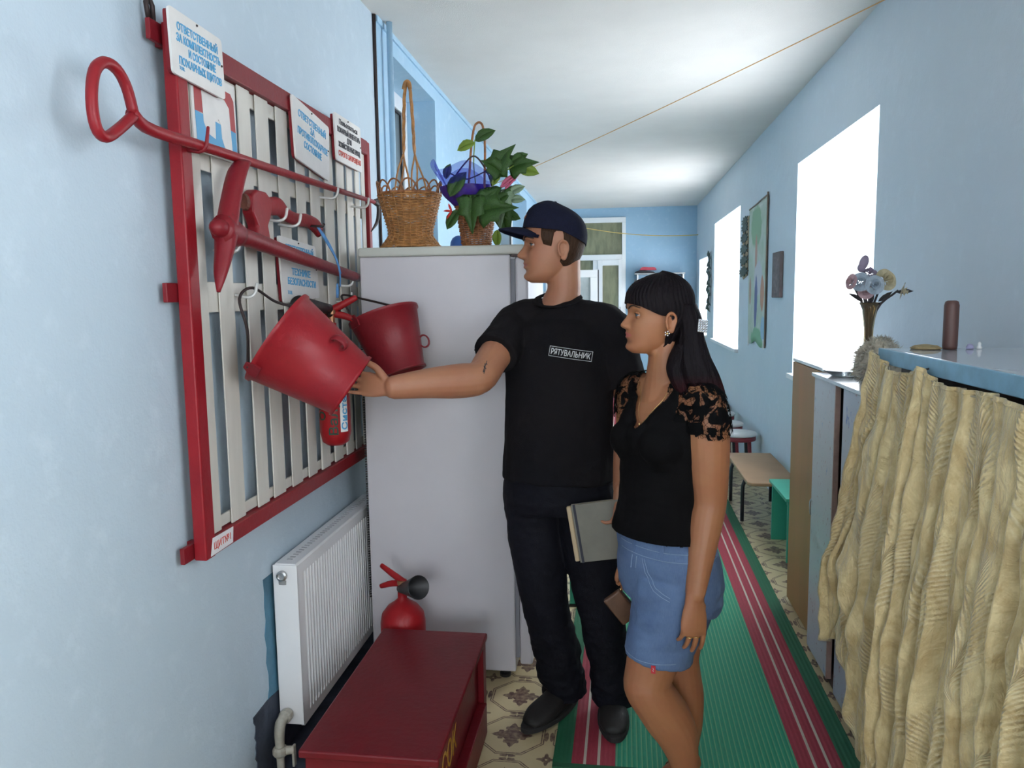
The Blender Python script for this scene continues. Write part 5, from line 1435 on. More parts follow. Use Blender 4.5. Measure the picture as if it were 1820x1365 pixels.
mb.tube([tuple(SR), tuple(SR.lerp(ER, .35)), tuple(SR.lerp(ER, .7)), tuple(ER), tuple(ER.lerp(WR, .25) + Vector((0, 0, -.004))), tuple(ER.lerp(WR, .6)), tuple(WR)],
        [.058, .058, .054, .053, .055, .047, (.036, .028)], 18, side=(0, 0, 1), sub=4, round_=True)
mb.tube([tuple(SL_), tuple(SL_.lerp(EL, .35)), tuple(SL_.lerp(EL, .7)), tuple(EL), tuple(EL.lerp(WL, .25)), tuple(EL.lerp(WL, .6)), tuple(WL)],
        [.056, .053, .048, .043, .043, .037, (.028, .022)], 18, side=(0, 1, 0), sub=4, round_=True)
# right hand flat against the bucket's base, thumb on top
hand(mb, WR + Vector((-.008, -.002, .0)), (-.95, .06, .12), (-.12, -.95, .25), 1, [.16, .18, .2, .2], .95, .010, thumb_dir=(-.78, -.12, .60))
# left hand closed on the notebook
hand(mb, WL + Vector((-.002, -.010, -.012)), (-.10, -.10, -1), (-.98, .15, .05), 1, [.55, .6, .65, .7], .95, .006)
for hip, kn, an in ((( -.285, 2.60, .86), (-.250, 2.588, .46), (-.180, 2.635, .10)), ((-.105, 2.58, .86), (-.055, 2.558, .46), (-.013, 2.60, .10))):
    mb.tube([hip, tuple(Vector(hip).lerp(Vector(kn), .5)), kn, tuple(Vector(kn).lerp(Vector(an), .35)), an], [.092, .078, .056, .054, .040], 18, sub=4, round_=True)
mb.tube([(-.18, 2.645, .055), (-.235, 2.555, .040), (-.278, 2.485, .032)], [(.034, .036), (.040, .028), (.038, .022)], 14, side=(.86, .5, 0), sub=3, round_=True)
mb.tube([(-.013, 2.615, .055), (-.008, 2.530, .040), (-.004, 2.470, .032)], [(.034, .036), (.040, .028), (.038, .022)], 14, side=(1, 0, 0), sub=3, round_=True)
me = remesh(mb, .0030, 4)
me.materials.append(m_skin_m); paint_lips(me, HM, m_lip_m, 0)
body_link('body', me, [m_skin_m, m_lip_m], man)
face_details(man, HM, 0, m_lip_m)
bm = bmesh.new(); bm.from_mesh(me); mbv = BVHTree.FromBMesh(bm); bm.free()
m_ink = mat('faded tattoo ink', (.03, .032, .04), .6, var=.4, vscale=120)
mb = MB()
for pts in ([(.0, .0), (.012, .010), (.024, .004), (.034, .014)], [(.004, -.010), (.014, -.002), (.026, -.008), (.034, .002)], [(.010, .016), (.018, .006), (.016, -.008), (.024, -.014)], [(.028, .018), (.024, .008), (.034, -.004)]):
    out = []
    for u, w_ in [(q[0], q[1]) for q in catmull([(a, b_, 0) for a, b_ in pts], 5)]:
        p = SR.lerp(ER, .66) + (ER - SR).normalized() * u + Vector((0, -.3, -.012 + w_))
        h = mbv.ray_cast(p, Vector((0, 1, 0)), .6)
        if h[0] is not None: out.append(tuple(h[0] + Vector((0, -.0003, 0))))
    if len(out) > 2: mb.tube(out, .0011, 5)
if mb.v: mb.build('tattoo', m_ink, man)
# hair at the temple and nape
def hz_m(t):
    a = abs(t)
    return float(np.interp(a, (0, 1.0, 1.12, 1.42, 1.50, 1.72, 1.80, 2.2, PI), (.20, .20, .112, .105, .150, .150, .060, .038, .034)))
region(HM, hz_m, lambda t, z: -.002 + .009 * min(1, max(0, (z - hz_m(t)) / .02)) * min(1, max(0, (.168 - z) / .015)) - .002 * max(0, min(1, (z - .16) / .02)), zmax=.21).build('hair', m_hair_m, man, True)
# cap
m_navy = mat('navy cap cloth', (.009, .0105, .026), .9, var=.25, vscale=60, bump=.35, bscale=500, spec=.15)
def cap_z(t): return .158 + .010 * math.cos(t) - .026 * max(0, -math.cos(t))
def cap_off(t, z):
    u = max(0, (z - .155) / .08)
    return .008 - .004 * u + .014 * max(0, math.cos(t)) * max(0, min(1, (z - .175) / .035)) ** 1.2 * max(0, min(1, (.2345 - z) / .016))
mbc = region(HM, cap_z, cap_off)
hinv = HM.inverted()
for i, p in enumerate(mbc.v):                      # the stiff front panel stands up to a peak
    q = hinv @ Vector(p)
    q.z += .015 * gs(q.x, .065) * gs(q.y - .022, .042) * max(0, min(1, (q.z - .185) / .03)) - .005 * max(0, -q.y) / .1
    mbc.v[i] = tuple(HM @ q)
mbc.build('cap', m_navy, man, True, solid=.0025)
cap = [c for c in man.children if c.name.startswith('cap')][-1]
def visor(s, t):
    a = (s - .5) * 2.0                    # across
    th = a * 1.12
    p = skull(th, .166, 0, False); base_ = Vector((p.x * 1.15, p.y + .012, .166 + .002))
    out = Vector((p.x * 1.08 * (1 - .10 * t), .012 + p.y + .071 * math.sqrt(max(0, 1 - abs(a) ** 2.6)), 0))
    q = base_.lerp(out, t); q.z = .168 - .028 * (abs(a) ** 2) - .004 * t + .012 * t * (1 - t)
    return HM @ q
MB().grid(visor, 40, 10).build('visor', m_navy, cap, True, solid=.005)
MB().ball(HM @ Vector((0, -.004, .2500)), (.006, .006, .003)).build('cap_button', m_navy, cap, True)
MB().grid(lambda s, t: HM @ (skull((s - .5) * .50, .196 + .022 * t, 0, False) + Vector((0, cap_off(0, .196 + .022 * t) + .003, .002))), 10, 4).build('cap_badge', mat('orange cap badge', (.45, .13, .03), .6), cap, True)
# t-shirt
m_tee = mat('black t-shirt cotton', (.0060, .0060, .0080), .9, var=.30, vscale=6, bump=.3, bscale=500, col2=(.009, .0075, .0085), spec=.15)
mb = MB(); s = (.985, -.17, 0)
mb.tube([(-.200, 2.580, .872), (-.200, 2.580, .90), (-.200, 2.583, 1.0), (-.196, 2.588, 1.15), (-.192, 2.595, 1.28), (-.188, 2.603, 1.36), (-.188, 2.612, 1.415), (-.190, 2.606, 1.463), (-.196, 2.598, 1.488)],
        [(.196, .140), (.196, .140), (.192, .134), (.190, .128), (.192, .126), (.187, .115), (.140, .094), (.086, .080), (.076, .072)], 32, side=s, sub=4)
cR = SR.lerp(ER, .60); cL = SL_.lerp(EL, .66)
for S_, C_, E_ in ((SR, cR, ER), (SL_, cL, EL)):
    ax = (E_ - S_).normalized()
    mb.tube([(-.19, 2.612, 1.436), tuple(Vector((-.19, 2.612, 1.436)).lerp(S_, .6) + Vector((0, 0, .008))), tuple(S_), tuple(S_.lerp(C_, .5)), tuple(C_)], [.062, .068, .073, .073, .078], 20, sub=3)
me = remesh(mb, .005, 8)
wrinkle(me, .006, 9.0, (1, 1, .5), 2.0, lambda p: .6 + 1.2 * max(0, min(1, (1.15 - p.z) / .25)))
wrinkle(me, .0025, 26.0, (1, 1, .6), 5.0)
shirt = body_link('t_shirt', me, m_tee, man)
bm = bmesh.new(); bm.from_mesh(me); bvh = BVHTree.FromBMesh(bm); bm.free()
# collar band
ring = []
CN = Vector((0, -.36, .93)).normalized()
for k in range(41):
    a = 2 * PI * k / 40; sx = Vector((.985, -.17, 0)); sy = CN.cross(sx)
    ring.append(tuple(Vector((-.197, 2.597, 1.489)) + sx * .0755 * math.cos(a) + sy * .0715 * math.sin(a)))
MB().tube(ring, [(.0055, .010)] * 41, 8, side=(0, 0, 1)).build('collar', m_tee, shirt, True)
# chest patch
m_patch = mat('white print', (.62, .62, .62), .6)
def stick(me, org, X, Yv, lift):
    n_ = X.cross(Yv).normalized()
    for v in me.vertices:
        p = org + X * v.co.x + Yv * v.co.y
        h = bvh.ray_cast(p + n_ * .25, -n_, .6)
        q = h[0] if h[0] is not None else p
        v.co = q + n_ * (lift + v.co.z)
    return me
CP = Vector((-.150, 2.45, 1.314)); PX = Vector((.97, -.12, -.145)).normalized(); PY = Vector((.12, .02, .98)); PY = (PY - PX * PY.dot(PX)).normalized()
t = text_mesh('РЯТУВАЛЬНИК', .026, 1, .0004, .0003, 'CENTER')
w = max(v.co.x for v in t.vertices) - min(v.co.x for v in t.vertices)
for v in t.vertices: v.co.x *= .128 / w; v.co.y -= .0092
link('lettering', stick(t, CP, PX, PY, .0022), m_patch, shirt)
mb = MB()
for x0, x1, y0, y1 in ((-.070, .070, .0150, .0165), (-.070, .070, -.0165, -.0150), (-.070, -.0685, -.0149, .0149), (.0685, .070, -.0149, .0149)):
    nx = 28 if x1 - x0 > .01 else 1; ny = 8 if nx == 1 else 1
    mb.grid(lambda s, t: (x0 + (x1 - x0) * s, y0 + (y1 - y0) * t, .0003), nx, ny)
link('patch_border', stick(mb.mesh('b'), CP, PX, PY, .0022), m_patch, shirt)
# trousers
m_trs = mat('black navy trousers', (.0065, .0068, .0115), .75, var=.3, vscale=5, bump=.3, bscale=400, spec=.15)
mb = MB()
mb.tube([(-.200, 2.585, .955), (-.200, 2.585, .90), (-.200, 2.590, .82), (-.200, 2.590, .76)], [(.178, .122), (.186, .130), (.198, .140), (.190, .130)], 30, side=(.985, -.17, 0), sub=4)
mb.tube([(-.292, 2.600, .84), (-.283, 2.602, .70), (-.268, 2.596, .58), (-.2525, 2.588, .44), (-.232, 2.60, .33), (-.208, 2.618, .22), (-.190, 2.630, .12), (-.184, 2.635, .055)], [.100, .102, .097, .085, .081, .083, .080, .084], 24, sub=4)
mb.tube([(-.108, 2.580, .84), (-.098, 2.577, .70), (-.077, 2.568, .58), (-.056, 2.562, .44), (-.040, 2.572, .33), (-.024, 2.585, .22), (-.013, 2.595, .12), (-.012, 2.60, .06)], [.100, .100, .094, .084, .076, .074, .074, .078], 24, sub=4)
me = remesh(mb, .0055, 6)
wrinkle(me, .007, 11.0, (1, 1, 1.6), 9.0, lambda p: .4 + 1.3 * max(0, min(1, (.42 - p.z) / .25)) + .6 * gs(p.z - .78, .08))
wrinkle(me, .002, 30.0, (1, 1, 1), 3.0)
body_link('trousers', me, m_trs, man)
# shoes
m_shoe = mat('worn black leather', (.012, .0105, .010), .65, var=.4, vscale=20, bump=.2, bscale=120)
m_sole = mat('dark sole', (.018, .017, .017), .8, var=.3)
for h0, t0, wd in (((-.168, 2.668), (-.287, 2.468), .048), ((-.012, 2.655), (-.003, 2.452), .048)):
    H0, T0 = Vector((*h0, 0)), Vector((*t0, 0)); dv = (T0 - H0).normalized(); sd = Vector((dv.y, -dv.x, 0))
    mb = MB()
    mb.tube([tuple(H0 - dv * .006 + Vector((0, 0, .060))), tuple(H0.lerp(T0, .22) + Vector((0, 0, .062))), tuple(H0.lerp(T0, .5) + Vector((0, 0, .050))), tuple(H0.lerp(T0, .8) + Vector((0, 0, .042))), tuple(T0 + Vector((0, 0, .036)))],
            [(.038, .046), (.042, .050), (.048, .040), (.053, .032), (.040, .022)], 20, side=tuple(sd), sub=4, round_=True)
    mb.tube([tuple(H0.lerp(T0, .10) + Vector((0, 0, .06))), tuple(H0.lerp(T0, .06) + Vector((0, 0, .125)))], [.048, .046], 16)
    me = remesh(mb, .004, 5)
    me.update()
    for v in me.vertices: v.co.z = max(v.co.z, .016)
    sh = body_link('shoe', me, m_shoe, man)
    pts = []
    for k in range(28):
        a = 2 * PI * k / 28; c_ = math.cos(a); u = (c_ + 1) / 2
        wv = (.040 + .016 * math.sin(u * PI * .85)) * math.copysign(abs(math.sin(a)) ** .8, math.sin(a))
        p = H0 - dv * .045 + dv * ((T0 - H0).length + .092) * u + sd * wv
        pts.append((p.x, p.y))
    MB().prism(pts, .0005 + (.011 if True else 0), .030).build('sole', m_sole, sh, bevel=.003)
    for k in range(4):
        q = H0.lerp(T0, .42 + .09 * k) + Vector((0, 0, .094 - .011 * k))
        MB().tube([tuple(q - sd * .020 - Vector((0, 0, .006))), tuple(q), tuple(q + sd * .020 - Vector((0, 0, .006)))], .0022, 6, sub=3).build('lace', m_black, sh, True)
# notebook in the man's left hand
nb = thing('notebook', 'grey notebook with dark elastic band held in the left hand of the man', 'notebook', (-.04, 2.40, .72))
NM = frame((-.112, 2.405, .640), (1, -.06, .17), (.30, .02, .95))
def nbox(x0, x1, y0, y1, z0, z1): return MB().box(x0, x1, y0, y1, z0, z1, M=NM)
m_cover = mat('grey beige cover', (.16, .15, .12), .5, var=.12, vscale=20); m_pages = mat('cream page block', (.50, .38, .24), .7, var=.15, vscale=200, stretch=(1, 1, 20))
nbox(.002, .150, .002, .188, .0035, .016).build('page_block', m_pages, nb)
nbox(0, .153, 0, .190, .0165, .019).build('cover', m_cover, nb, bevel=.001)
nbox(0, .153, 0, .190, 0, .003).build('cover', m_cover, nb, bevel=.001)
nbox(-.016, -.0005, .004, .186, 0, .018).build('spine', m_pages, nb, bevel=.004)
nbox(.006, .014, -.0012, .1912, .0192, .0202).build('elastic_band', mat('navy elastic', (.012, .014, .03), .6), nb)

# ---------------- the woman
wom = thing('woman', 'woman in black lace top and denim shorts watching beside the man', 'person', (.2, 2.13, 0))
HW_ = head_frame(Vector((.107, 2.135, 1.338)), R(15), R(3), 0, .905)
N_ = Vector((-.77, -.64, 0)); S_ = Vector((.64, -.77, 0))       # chest direction and her left
wSL, wSR = Vector((.238, 2.055, 1.205)), Vector((.058, 2.265, 1.215))
wEL, wWL = Vector((.252, 2.060, .945)), Vector((.210, 1.995, .705))
wER, wWR = Vector((.062, 2.370, .965)), Vector((.045, 2.330, .700))
def w_torso(mb, g=0.0, cap0=True):
    mb.tube([(.125, 2.150, .80), (.122, 2.150, .86), (.124, 2.150, .93), (.130, 2.150, 1.00), (.137, 2.152, 1.08), (.142, 2.155, 1.15), (.146, 2.160, 1.205), (.140, 2.158, 1.245), (.134, 2.152, 1.27)],
            [(.143 + g, .098 + g), (.134 + g, .093 + g), (.126 + g, .090 + g), (.128 + g, .094 + g), (.138 + g, .098 + g), (.145 + g, .090 + g), (.135 + g, .070 + g), (.085 + g, .056 + g), (.05 + g, .048 + g)], 28, side=tuple(S_), sub=4, round_=not cap0)
    for s in (1, -1):
        c = Vector((.137, 2.152, 1.095)) + N_ * .062 + S_ * s * .060
        mb.ball(c, (.060 + g, .060 + g, .052 + g), 20, 14); mb.ball(c - N_ * .020 + Vector((0, 0, .040)), .050 + g, 18, 12); mb.ball(c - N_ * .012 + Vector((0, 0, -.03)), .050 + g, 18, 12)
    mb.ball(Vector((.137, 2.152, 1.10)) + N_ * .062, (.055 + g, .055 + g, .055 + g), 18, 12)
    for S2 in (wSL, wSR):
        mb.tube([(.135, 2.153, 1.240), tuple(S2 + Vector((0, 0, .004)))], [.048 + g, .050 + g], 16, round_=True)
mb = MB()
head_mesh(mb, HW_, 1.0)
hp = lambda x, y, z: tuple(HW_ @ Vector((x, y, z)))
mb.tube([hp(0, -.035, .09), hp(0, -.034, .03), hp(0, -.034, -.03), (.136, 2.152, 1.252), (.138, 2.155, 1.21)], [(.046, .048), (.047, .049), (.048, .050), (.058, .054), (.07, .055)], 24, side=(1, 0, 0), sub=4)
mb.tube([hp(0, .040, .030), hp(0, .005, .008), hp(0, -.02, -.025)], [(.028, .014), (.034, .018), (.032, .022)], 14, side=tuple(HW_.to_3x3() @ Vector((1, 0, 0))), sub=3, round_=True)
w_torso(mb)
for a, e, w_ in ((wSL, wEL, wWL), (wSR, wER, wWR)):
    mb.tube([tuple(a), tuple(a.lerp(e, .25)), tuple(a.lerp(e, .6)), tuple(e), tuple(e.lerp(w_, .22)), tuple(e.lerp(w_, .6)), tuple(w_)], [.053, .060, .056, .046, .044, .036, (.028, .022)], 18, side=(.75, -.66, 0), sub=4, round_=True)
hand(mb, wWL + Vector((-.001, -.002, -.015)), (-.03, -.10, -1), (-.35, .93, -.05), 1, [.20, .26, .32, .40], .95, .008, thumb_dir=(-.62, .25, -.75))
hand(mb, wWR + Vector((-.002, -.004, -.012)), (-.20, -.15, -1), (.25, -.9, 0), -1, [.7, .8, .9, .9], .88, .006)
LN = [(.170, 2.110, .74), (.130, 2.095, .56), (.093, 2.080, .43), (.090, 2.075, .395), (.118, 2.085, .345), (.150, 2.100, .29), (.176, 2.112, .235), (.197, 2.125, .155), (.206, 2.132, .085)]
LFAR = [(.205, 2.225, .74), (.195, 2.235, .56), (.190, 2.240, .42), (.196, 2.245, .36), (.206, 2.255, .28), (.213, 2.262, .20), (.216, 2.268, .14), (.218, 2.272, .085)]
mb.tube(LN, [.098, .085, .068, .066, .067, .068, .060, .044, .034], 22, sub=4, round_=True)
mb.tube(LFAR, [.098, .080, .062, .060, .062, .055, .045, .034], 22, sub=4, round_=True)
for an, toe in (((.205, 2.135), (.205, 1.985)), ((.218, 2.275), (.115, 2.150))):
    A = Vector((*an, 0)); Tt = Vector((*toe, 0))
    mb.tube([tuple(A + Vector((.018, 0, .050))), tuple(A.lerp(Tt, .4) + Vector((0, 0, .042))), tuple(A.lerp(Tt, .8) + Vector((0, 0, .030))), tuple(Tt + Vector((0, 0, .027)))], [(.030, .032), (.034, .028), (.037, .016), (.030, .012)], 16, side=(.9, .1, 0) if toe[1] < 2.1 else (.45, -.9, 0), sub=3, round_=True)
me = remesh(mb, .0027, 4)
me.materials.append(m_skin_w); paint_lips(me, HW_, m_lip_w, 1)
wbody = body_link('body', me, [m_skin_w, m_lip_w], wom)
face_details(wom, HW_, 1.0, m_lip_w)
# hair
def hz_w(t):
    a = abs(t)
    return float(np.interp(a, (0, .45, .85, 1.15, 1.38, 1.50, 1.60, 1.72, 1.85, 2.2, PI), (.150, .148, .142, .132, .122, .118, .116, .100, .050, .020, .015)))
def ho_w(t, z):
    a = abs(t); f = min(1, max(0, (z - hz_w(t)) / .03))
    top = .004 + .002 * max(0, (z - .16) / .07)
    part = -.006 * gs(z - .232, .02) * gs(a - .2, .6)
    st = .0012 * math.sin(t * 46 + 3 * math.sin(z * 60))
    return .003 + (top + .006 * max(0, -math.cos(t)) + part) * (.45 + .55 * f) + st
region(HW_, hz_w, ho_w, 1.0, 220, 70).build('hair', m_hair_w, wom, True, solid=.003)
hair = [c for c in wom.children if c.name.startswith('hair')][-1]
def loose(path, rad, nst, seed, nm='long_hair'):
    """a lock: flattened tube with grooves along its length"""
    rows = catmull([list(p) + list(r) for p, r in zip(path, rad)], 6); rings = []; n_ = 64
    for i, r in enumerate(rows):
        p = Vector(r[:3]); a, b_ = r[3], r[4]
        s1 = Vector((1, 0, 0)); s2 = Vector((0, 1, 0)); t = i / (len(rows) - 1)
        ring = []
        for k in range(n_):
            q = 2 * PI * k / n_
            g = 1 + .035 * math.sin(q * nst + 2.2 * math.sin(t * 5 + seed)) * (.4 + t) + .025 * math.sin(q * nst * 2.3 + t * 6 + seed)
            ring.append(p + s1 * a * g * math.cos(q) + s2 * b_ * g * math.sin(q))
        rings.append(ring)
    return MB().rings(rings).build(nm, m_hair_w, wom, True)
loose([(.182, 2.130, 1.475), (.194, 2.122, 1.435), (.199, 2.112, 1.39), (.199, 2.098, 1.335), (.212, 2.088, 1.280), (.246, 2.092, 1.225), (.292, 2.105, 1.172)],
      [(.034, .046), (.036, .048), (.037, .048), (.052, .048), (.062, .042), (.046, .030), (.004, .004)], 15, 1)
loose([(.172, 2.082, 1.37), (.160, 2.066, 1.335), (.156, 2.058, 1.300), (.166, 2.056, 1.265), (.182, 2.058, 1.235), (.186, 2.064, 1.215)],
      [(.014, .018), (.020, .024), (.022, .028), (.020, .022), (.014, .012), (.003, .003)], 9, 4)
mb = MB(); rnd = random.Random(21)
for k in range(26):
    p0 = Vector((.214 + rnd.uniform(-.03, .03), 2.086 + rnd.uniform(-.025, .025), 1.285 + rnd.uniform(-.03, .02)))
    e = Vector((.290 + rnd.uniform(-.055, .014), 2.098 + rnd.uniform(-.035, .03), 1.168 + rnd.uniform(-.02, .03)))
    mid = p0.lerp(e, .5) + Vector((rnd.uniform(.0, .010), rnd.uniform(-.012, .006), .006))
    mb.tube([tuple(p0), tuple(mid), tuple(e)], [.0024, .0020, .0005], 4, sub=5)
tag(mb.build('hair_wisps', m_hair_w, wom, True), kind='stuff')
# hair clip, earring, necklace, rings
m_gem = mat('sparkling rhinestone', (.85, .85, .88), .08, .9); m_gold = mat('gold', (.75, .50, .20), .25, 1.0)
cl = None
CM = frame((.229, 2.082, 1.416), (.80, .35, -.12), (.05, .15, 1))
mb = MB().box(-.014, .014, -.017, .017, -.003, .001, M=CM); cl = mb.build('hair_clip', m_steel, wom)
for i in range(4):
    for j in range(5): MB().ball(CM @ Vector((-.0105 + .007 * i, -.014 + .007 * j, .0025)), .0030, 8, 6).build('rhinestone', m_gem, cl)
eM = HW_ @ Vector((-.083, -.004, .066))
for s in (-1, 1):
    c = HW_ @ Vector((s * .0835, -.006, .0655))
    er = MB().ball(c, .0035, 8, 6).build('earring', m_gold, wom, True)
    for k in range(5):
        a = 2 * PI * k / 5; MB().ball(c + Vector((.0055 * math.cos(a), -.002, .0055 * math.sin(a))), .0026, 8, 6).build('petal_stone', m_gem, er, True)
bm = bmesh.new(); bm.from_mesh(wbody.data); wb = BVHTree.FromBMesh(bm); bm.free()
def onbody(p, n_, lift):
    h = wb.ray_cast(Vector(p) + Vector(n_) * .2, -Vector(n_), .5)
    return (h[0] if h[0] is not None else Vector(p)) + Vector(n_) * lift
pts = []
for k in range(25):
    u = (k / 24 - .5) * 2
    p = Vector((.137, 2.152, 0)) + S_ * u * .062 + Vector((0, 0, 1.150 + .105 * abs(u) ** 1.4))
    pts.append(tuple(onbody(p, N_, .0015)))
nk = MB().tube(pts, .0009, 6).build('necklace', m_gold, wom, True)
MB().ball(onbody(Vector((.137, 2.152, 1.146)), N_, .003), (.003, .003, .005), 8, 6).build('pendant', m_gold, nk, True)
# lace top
m_top = mat('black cotton top', (.0038, .0036, .0042), .9, var=.3, vscale=8, bump=.3, bscale=500, spec=.12)
mb = MB(); w_torso(mb, .0075)
for a, e in ((wSL, wEL), (wSR, wER)):
    pass
me = remesh(mb, .0042, 6)
def bare(c):
    d = c - Vector((.137, 2.152, 0)); l = d.dot(S_); f = d.dot(N_)
    if c.z < .829: return True
    if abs(l) > .100 and c.z > 1.165: return True
    if f > .0 and c.z > 1.137 + 1.45 * max(0, abs(l) - .004): return True
    if f > -.05 and c.z > 1.226 + .0 and abs(l) < .068: return True
    if c.z > 1.262: return True
    if f <= .0 and c.z > 1.232 and abs(l) < .06: return True
    return False
cut_faces(me, bare)
wrinkle(me, .003, 14.0, (1, 1, 1.6), 6.0, lambda p: 1.0 if p.z < 1.05 else .3)
for v in me.vertices:                              # the hem hangs over the waistband
    if v.co.z < .90:
        d = Vector((v.co.x - .124, v.co.y - 2.15, 0)); v.co += d.normalized() * .012 * min(1, (.90 - v.co.z) / .06)
top = body_link('top', me, m_top, wom)
sd = top.modifiers.new('thickness', 'SOLIDIFY'); sd.thickness = .002; sd.offset = 1
m_lace, n, b = base('black lace'); nt = m_lace.node_tree
v = n.obj()
vo = n.new('ShaderNodeTexVoronoi', feature='DISTANCE_TO_EDGE'); vo.inputs['Scale'].default_value = 95.0; n.l(v, vo.inputs['Vector'])
flw = n.ramp(n.noise(v, 26.0, 2.0, .5, 1.6), .46, .49); net_ = Ex(n, vo.outputs['Distance']).lt(.055)
cov = flw.max(net_ * .8)
tr = n.new('ShaderNodeBsdfTransparent'); mx = n.new('ShaderNodeMixShader'); b.inputs['Base Color'].default_value = (.003, .003, .0035, 1); b.inputs['Roughness'].default_value = .9; b.inputs['Specular IOR Level'].default_value = .08
n.put(mx.inputs[0], cov); n.l(tr.outputs[0], mx.inputs[1]); n.l(b.outputs[0], mx.inputs[2]); n.l(mx.outputs[0], nt.nodes['Material Output'].inputs[0])
for a, e in ((wSL, wEL), (wSR, wER)):
    mb = MB(); g = .0075
    mb.tube([(.135, 2.153, 1.240), tuple(a + Vector((0, 0, .004)))], [.049 + g, .051 + g], 20, round_=True)
    mb.tube([tuple(a), tuple(a.lerp(e, .25)), tuple(a.lerp(e, .6))], [.053 + g, .060 + g, .056 + g], 22, side=(.75, -.66, 0), sub=4, round_=True)
    mb.tube([(.137, 2.152, 1.08), (.142, 2.155, 1.15), (.146, 2.160, 1.205), (.140, 2.158, 1.245)], [(.138 + g, .098 + g), (.145 + g, .090 + g), (.135 + g, .070 + g), (.085 + g, .056 + g)], 28, side=tuple(S_), sub=4)
    me = remesh(mb, .004, 6)
    sg = 1 if a is wSL else -1
    dwn = (e - a).normalized()
    def off_lace(c, a=a, sg=sg, dwn=dwn):
        d = c - a; L = d.dot(dwn); r = d - dwn * L
        q = math.atan2(r.dot(N_), r.dot(S_) * sg)
        l = (c - Vector((.137, 2.152, 0))).dot(S_) * sg
        lim = .062 + .020 * math.cos(q) + .005 * abs(math.sin(q * 7))
        return L > lim or l < .060 or (l < .10 and c.z < 1.165) or c.z < 1.09
    cut_faces(me, off_lace)
    body_link('lace_sleeve', me, m_lace, top)
# denim shorts
m_denim, n, b = base('washed blue denim'); v = n.obj()
wv = n.noise(n.obj((1, 1, .2)), 420.0, 2.0); bl = n.ramp(n.noise(v, 9.0, 4.0, .6), .3, .7)
c = n.mix(bl, (.048, .090, .20), (.085, .145, .275)); c = n.mix(wv * .30, c, (.20, .27, .40))
n.l(c, b.inputs['Base Color']); b.inputs['Roughness'].default_value = .8; n.l(n.bump(wv, .35, .002), b.inputs['Normal'])
m_stitch = mat('pale denim stitching', (.22, .30, .44), .8)
mb = MB()
mb.tube([(.125, 2.150, .848), (.126, 2.150, .82), (.140, 2.153, .77), (.152, 2.160, .72), (.156, 2.162, .66), (.152, 2.160, .62)], [(.142, .100), (.148, .106), (.165, .122), (.172, .130), (.168, .126), (.155, .112)], 30, side=tuple(S_), sub=4)
mb.tube([(.162, 2.115, .70), (.146, 2.104, .60), (.128, 2.096, .52), (.122, 2.094, .478)], [(.112, .112), (.104, .104), (.098, .098), (.096, .096)], 24, sub=4)
mb.tube([(.206, 2.230, .70), (.196, 2.235, .60), (.186, 2.235, .52), (.184, 2.235, .505)], [(.108, .108), (.096, .096), (.088, .088), (.087, .087)], 24, sub=4)
me = remesh(mb, .0042, 5)
wrinkle(me, .005, 13.0, (1, 1, 1.8), 12.0, lambda p: .5 + gs(p.z - .62, .08))
shorts = body_link('denim_shorts', me, m_denim, wom)
bm = bmesh.new(); bm.from_mesh(me); sbv = BVHTree.FromBMesh(bm); bm.free()
def seam(pts2, r=.0010, m=m_stitch, nm='seam'):
    """pts2: (angle round the hips, height); laid on the cloth"""
    out = []
    for k in range(len(pts2) - 1):
        for j in range(8):
            f = j / 8; a = pts2[k][0] * (1 - f) + pts2[k + 1][0] * f; z = pts2[k][1] * (1 - f) + pts2[k + 1][1] * f
            d = Vector((math.cos(a), math.sin(a), 0)); c = Vector((.14, 2.14, z))
            h = sbv.ray_cast(c + d * .4, -d, .5)
            if h[0] is not None: out.append(tuple(h[0] + d * .0006))
    if len(out) > 2: MB().tube(out, r, 5).build(nm, m, shorts, True)
W0 = R(200); W1 = R(330)
seam([(R(185), .812), (R(235), .808), (R(290), .806), (R(340), .808)])
seam([(R(185), .790), (R(235), .786), (R(290), .784), (R(340), .786)])
seam([(R(232), .78), (R(238), .74), (R(252), .70), (R(275), .672)])
seam([(R(236), .78), (R(242), .745), (R(255), .708), (R(275), .682)])
seam([(R(300), .80), (R(298), .70), (R(292), .62)])
seam([(R(222), .78), (R(219), .74)], .0014); seam([(R(212), .78), (R(208), .735)], .0014)
seam([(R(195), .503), (R(240), .500), (R(285), .502)])
def front_on_shorts(p, d):
    d = Vector(d).normalized(); h = sbv.ray_cast(Vector(p) + d * .3, -d, .6)
    return h[0] if h[0] is not None else Vector(p)
q = front_on_shorts((.112, 2.06, .487), (-.15, -1, 0))
TM = frame(q + Vector((-.001, -.002, 0)), (.98, -.15, 0), (0, 0, 1))
tg = MB().box(-.006, .006, -.012, .010, 0, .0022, M=TM).build('red_tab', mat('red tab', (.50, .02, .035), .6), shorts)
MB().tube([tuple(TM @ Vector(p)) for p in ((-.001, .004, .0026), (.0012, .001, .0026), (-.0012, -.003, .0026), (.001, -.006, .0026))], .0008, 5).build('tab_print', m_patch, tg)
# waist loops
for a in (R(215), R(262)):
    d = Vector((math.cos(a), math.sin(a), 0)); h = sbv.ray_cast(Vector((.14, 2.14, .815)) + d * .4, -d, .5)
    if h[0] is not None:
        LM = frame(h[0] + d * .001, Vector((-d.y, d.x, 0)), (0, 0, 1)); MB().box(-.006, .006, -.022, .020, -.001, .003, M=LM).build('belt_loop', m_denim, shorts, bevel=.001)
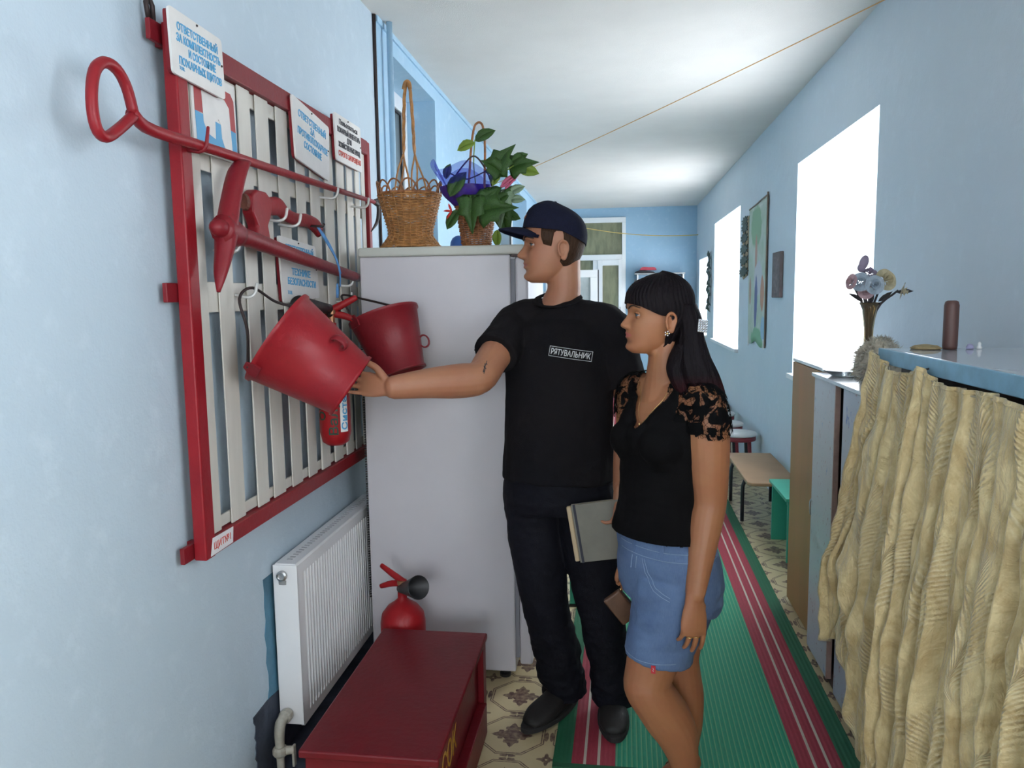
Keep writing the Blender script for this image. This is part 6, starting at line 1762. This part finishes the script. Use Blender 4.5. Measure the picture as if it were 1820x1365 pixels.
# rings on the left hand and plain flat shoes
hd = Vector((-.03, -.10, -1)).normalized(); hn = Vector((-.35, .93, -.05)); hn = (hn - hd * hn.dot(hd)).normalized(); hs = hd.cross(hn)
for o_, r_ in ((.0100 * .92, .0095), (-.0100 * .92, .0092)):
    c = wWL + Vector((-.001, -.002, -.015)) + hd * .100 + hs * o_ + hn * .004
    M_ = frame(c, hs, hn)
    MB().tube([tuple(M_ @ Vector((r_ * math.cos(2 * PI * k / 18), r_ * math.sin(2 * PI * k / 18), 0))) for k in range(19)], .0013, 6).build('ring', m_gold, wom, True)
m_flat = mat('tan leather sandal', (.16, .08, .045), .5, var=.2)
for an, toe in (((.205, 2.135), (.205, 1.985)), ((.218, 2.275), (.115, 2.150))):
    A = Vector((*an, 0)); Tt = Vector((*toe, 0)); dv = (Tt - A).normalized(); sdv = Vector((dv.y, -dv.x, 0)); pts = []
    for k in range(24):
        a = 2 * PI * k / 24; u = (math.cos(a) + 1) / 2
        p = A - dv * .045 + dv * ((Tt - A).length + .085) * u + sdv * (.034 + .008 * u) * math.copysign(abs(math.sin(a)) ** .8, math.sin(a)); pts.append((p.x, p.y))
    sh = MB().prism(pts, .0115, .020).build('sandal', m_flat, wom, bevel=.002)
    for f in (.35, .75):
        q = A.lerp(Tt, f); hgt = .075 if f < .5 else .052
        MB().tube([tuple(q - sdv * .040 + Vector((0, 0, .018))), tuple(q - sdv * .028 + Vector((0, 0, hgt * .8))), tuple(q + Vector((0, 0, hgt))), tuple(q + sdv * .028 + Vector((0, 0, hgt * .8))), tuple(q + sdv * .040 + Vector((0, 0, .018)))], [(.008, .002)] * 5, 6, side=tuple(dv), sub=3).build('strap', m_flat, sh, True)
# small brown purse in her right hand
pu = thing('purse', 'small brown zipped purse held low in the right hand of the woman', 'purse', (.03, 2.30, .56))
PM = frame((.010, 2.290, .596), (.62, .05, -.78), (.75, .05, .62))
m_purse = mat('brown leather purse', (.14, .065, .035), .45, var=.3, vscale=25)
MB().box(0, .10, -.062, .0, -.010, .012, M=PM).build('pouch', m_purse, pu, bevel=.006, seg=3)
MB().tube([tuple(PM @ Vector((t * .1, .002, .001))) for t in np.linspace(0, 1, 5)], .0035, 6).build('zip', m_iron, pu, True)
MB().ball(PM @ Vector((.004, .004, .003)), (.004, .004, .006)).build('zip_pull', m_gold, pu, True)
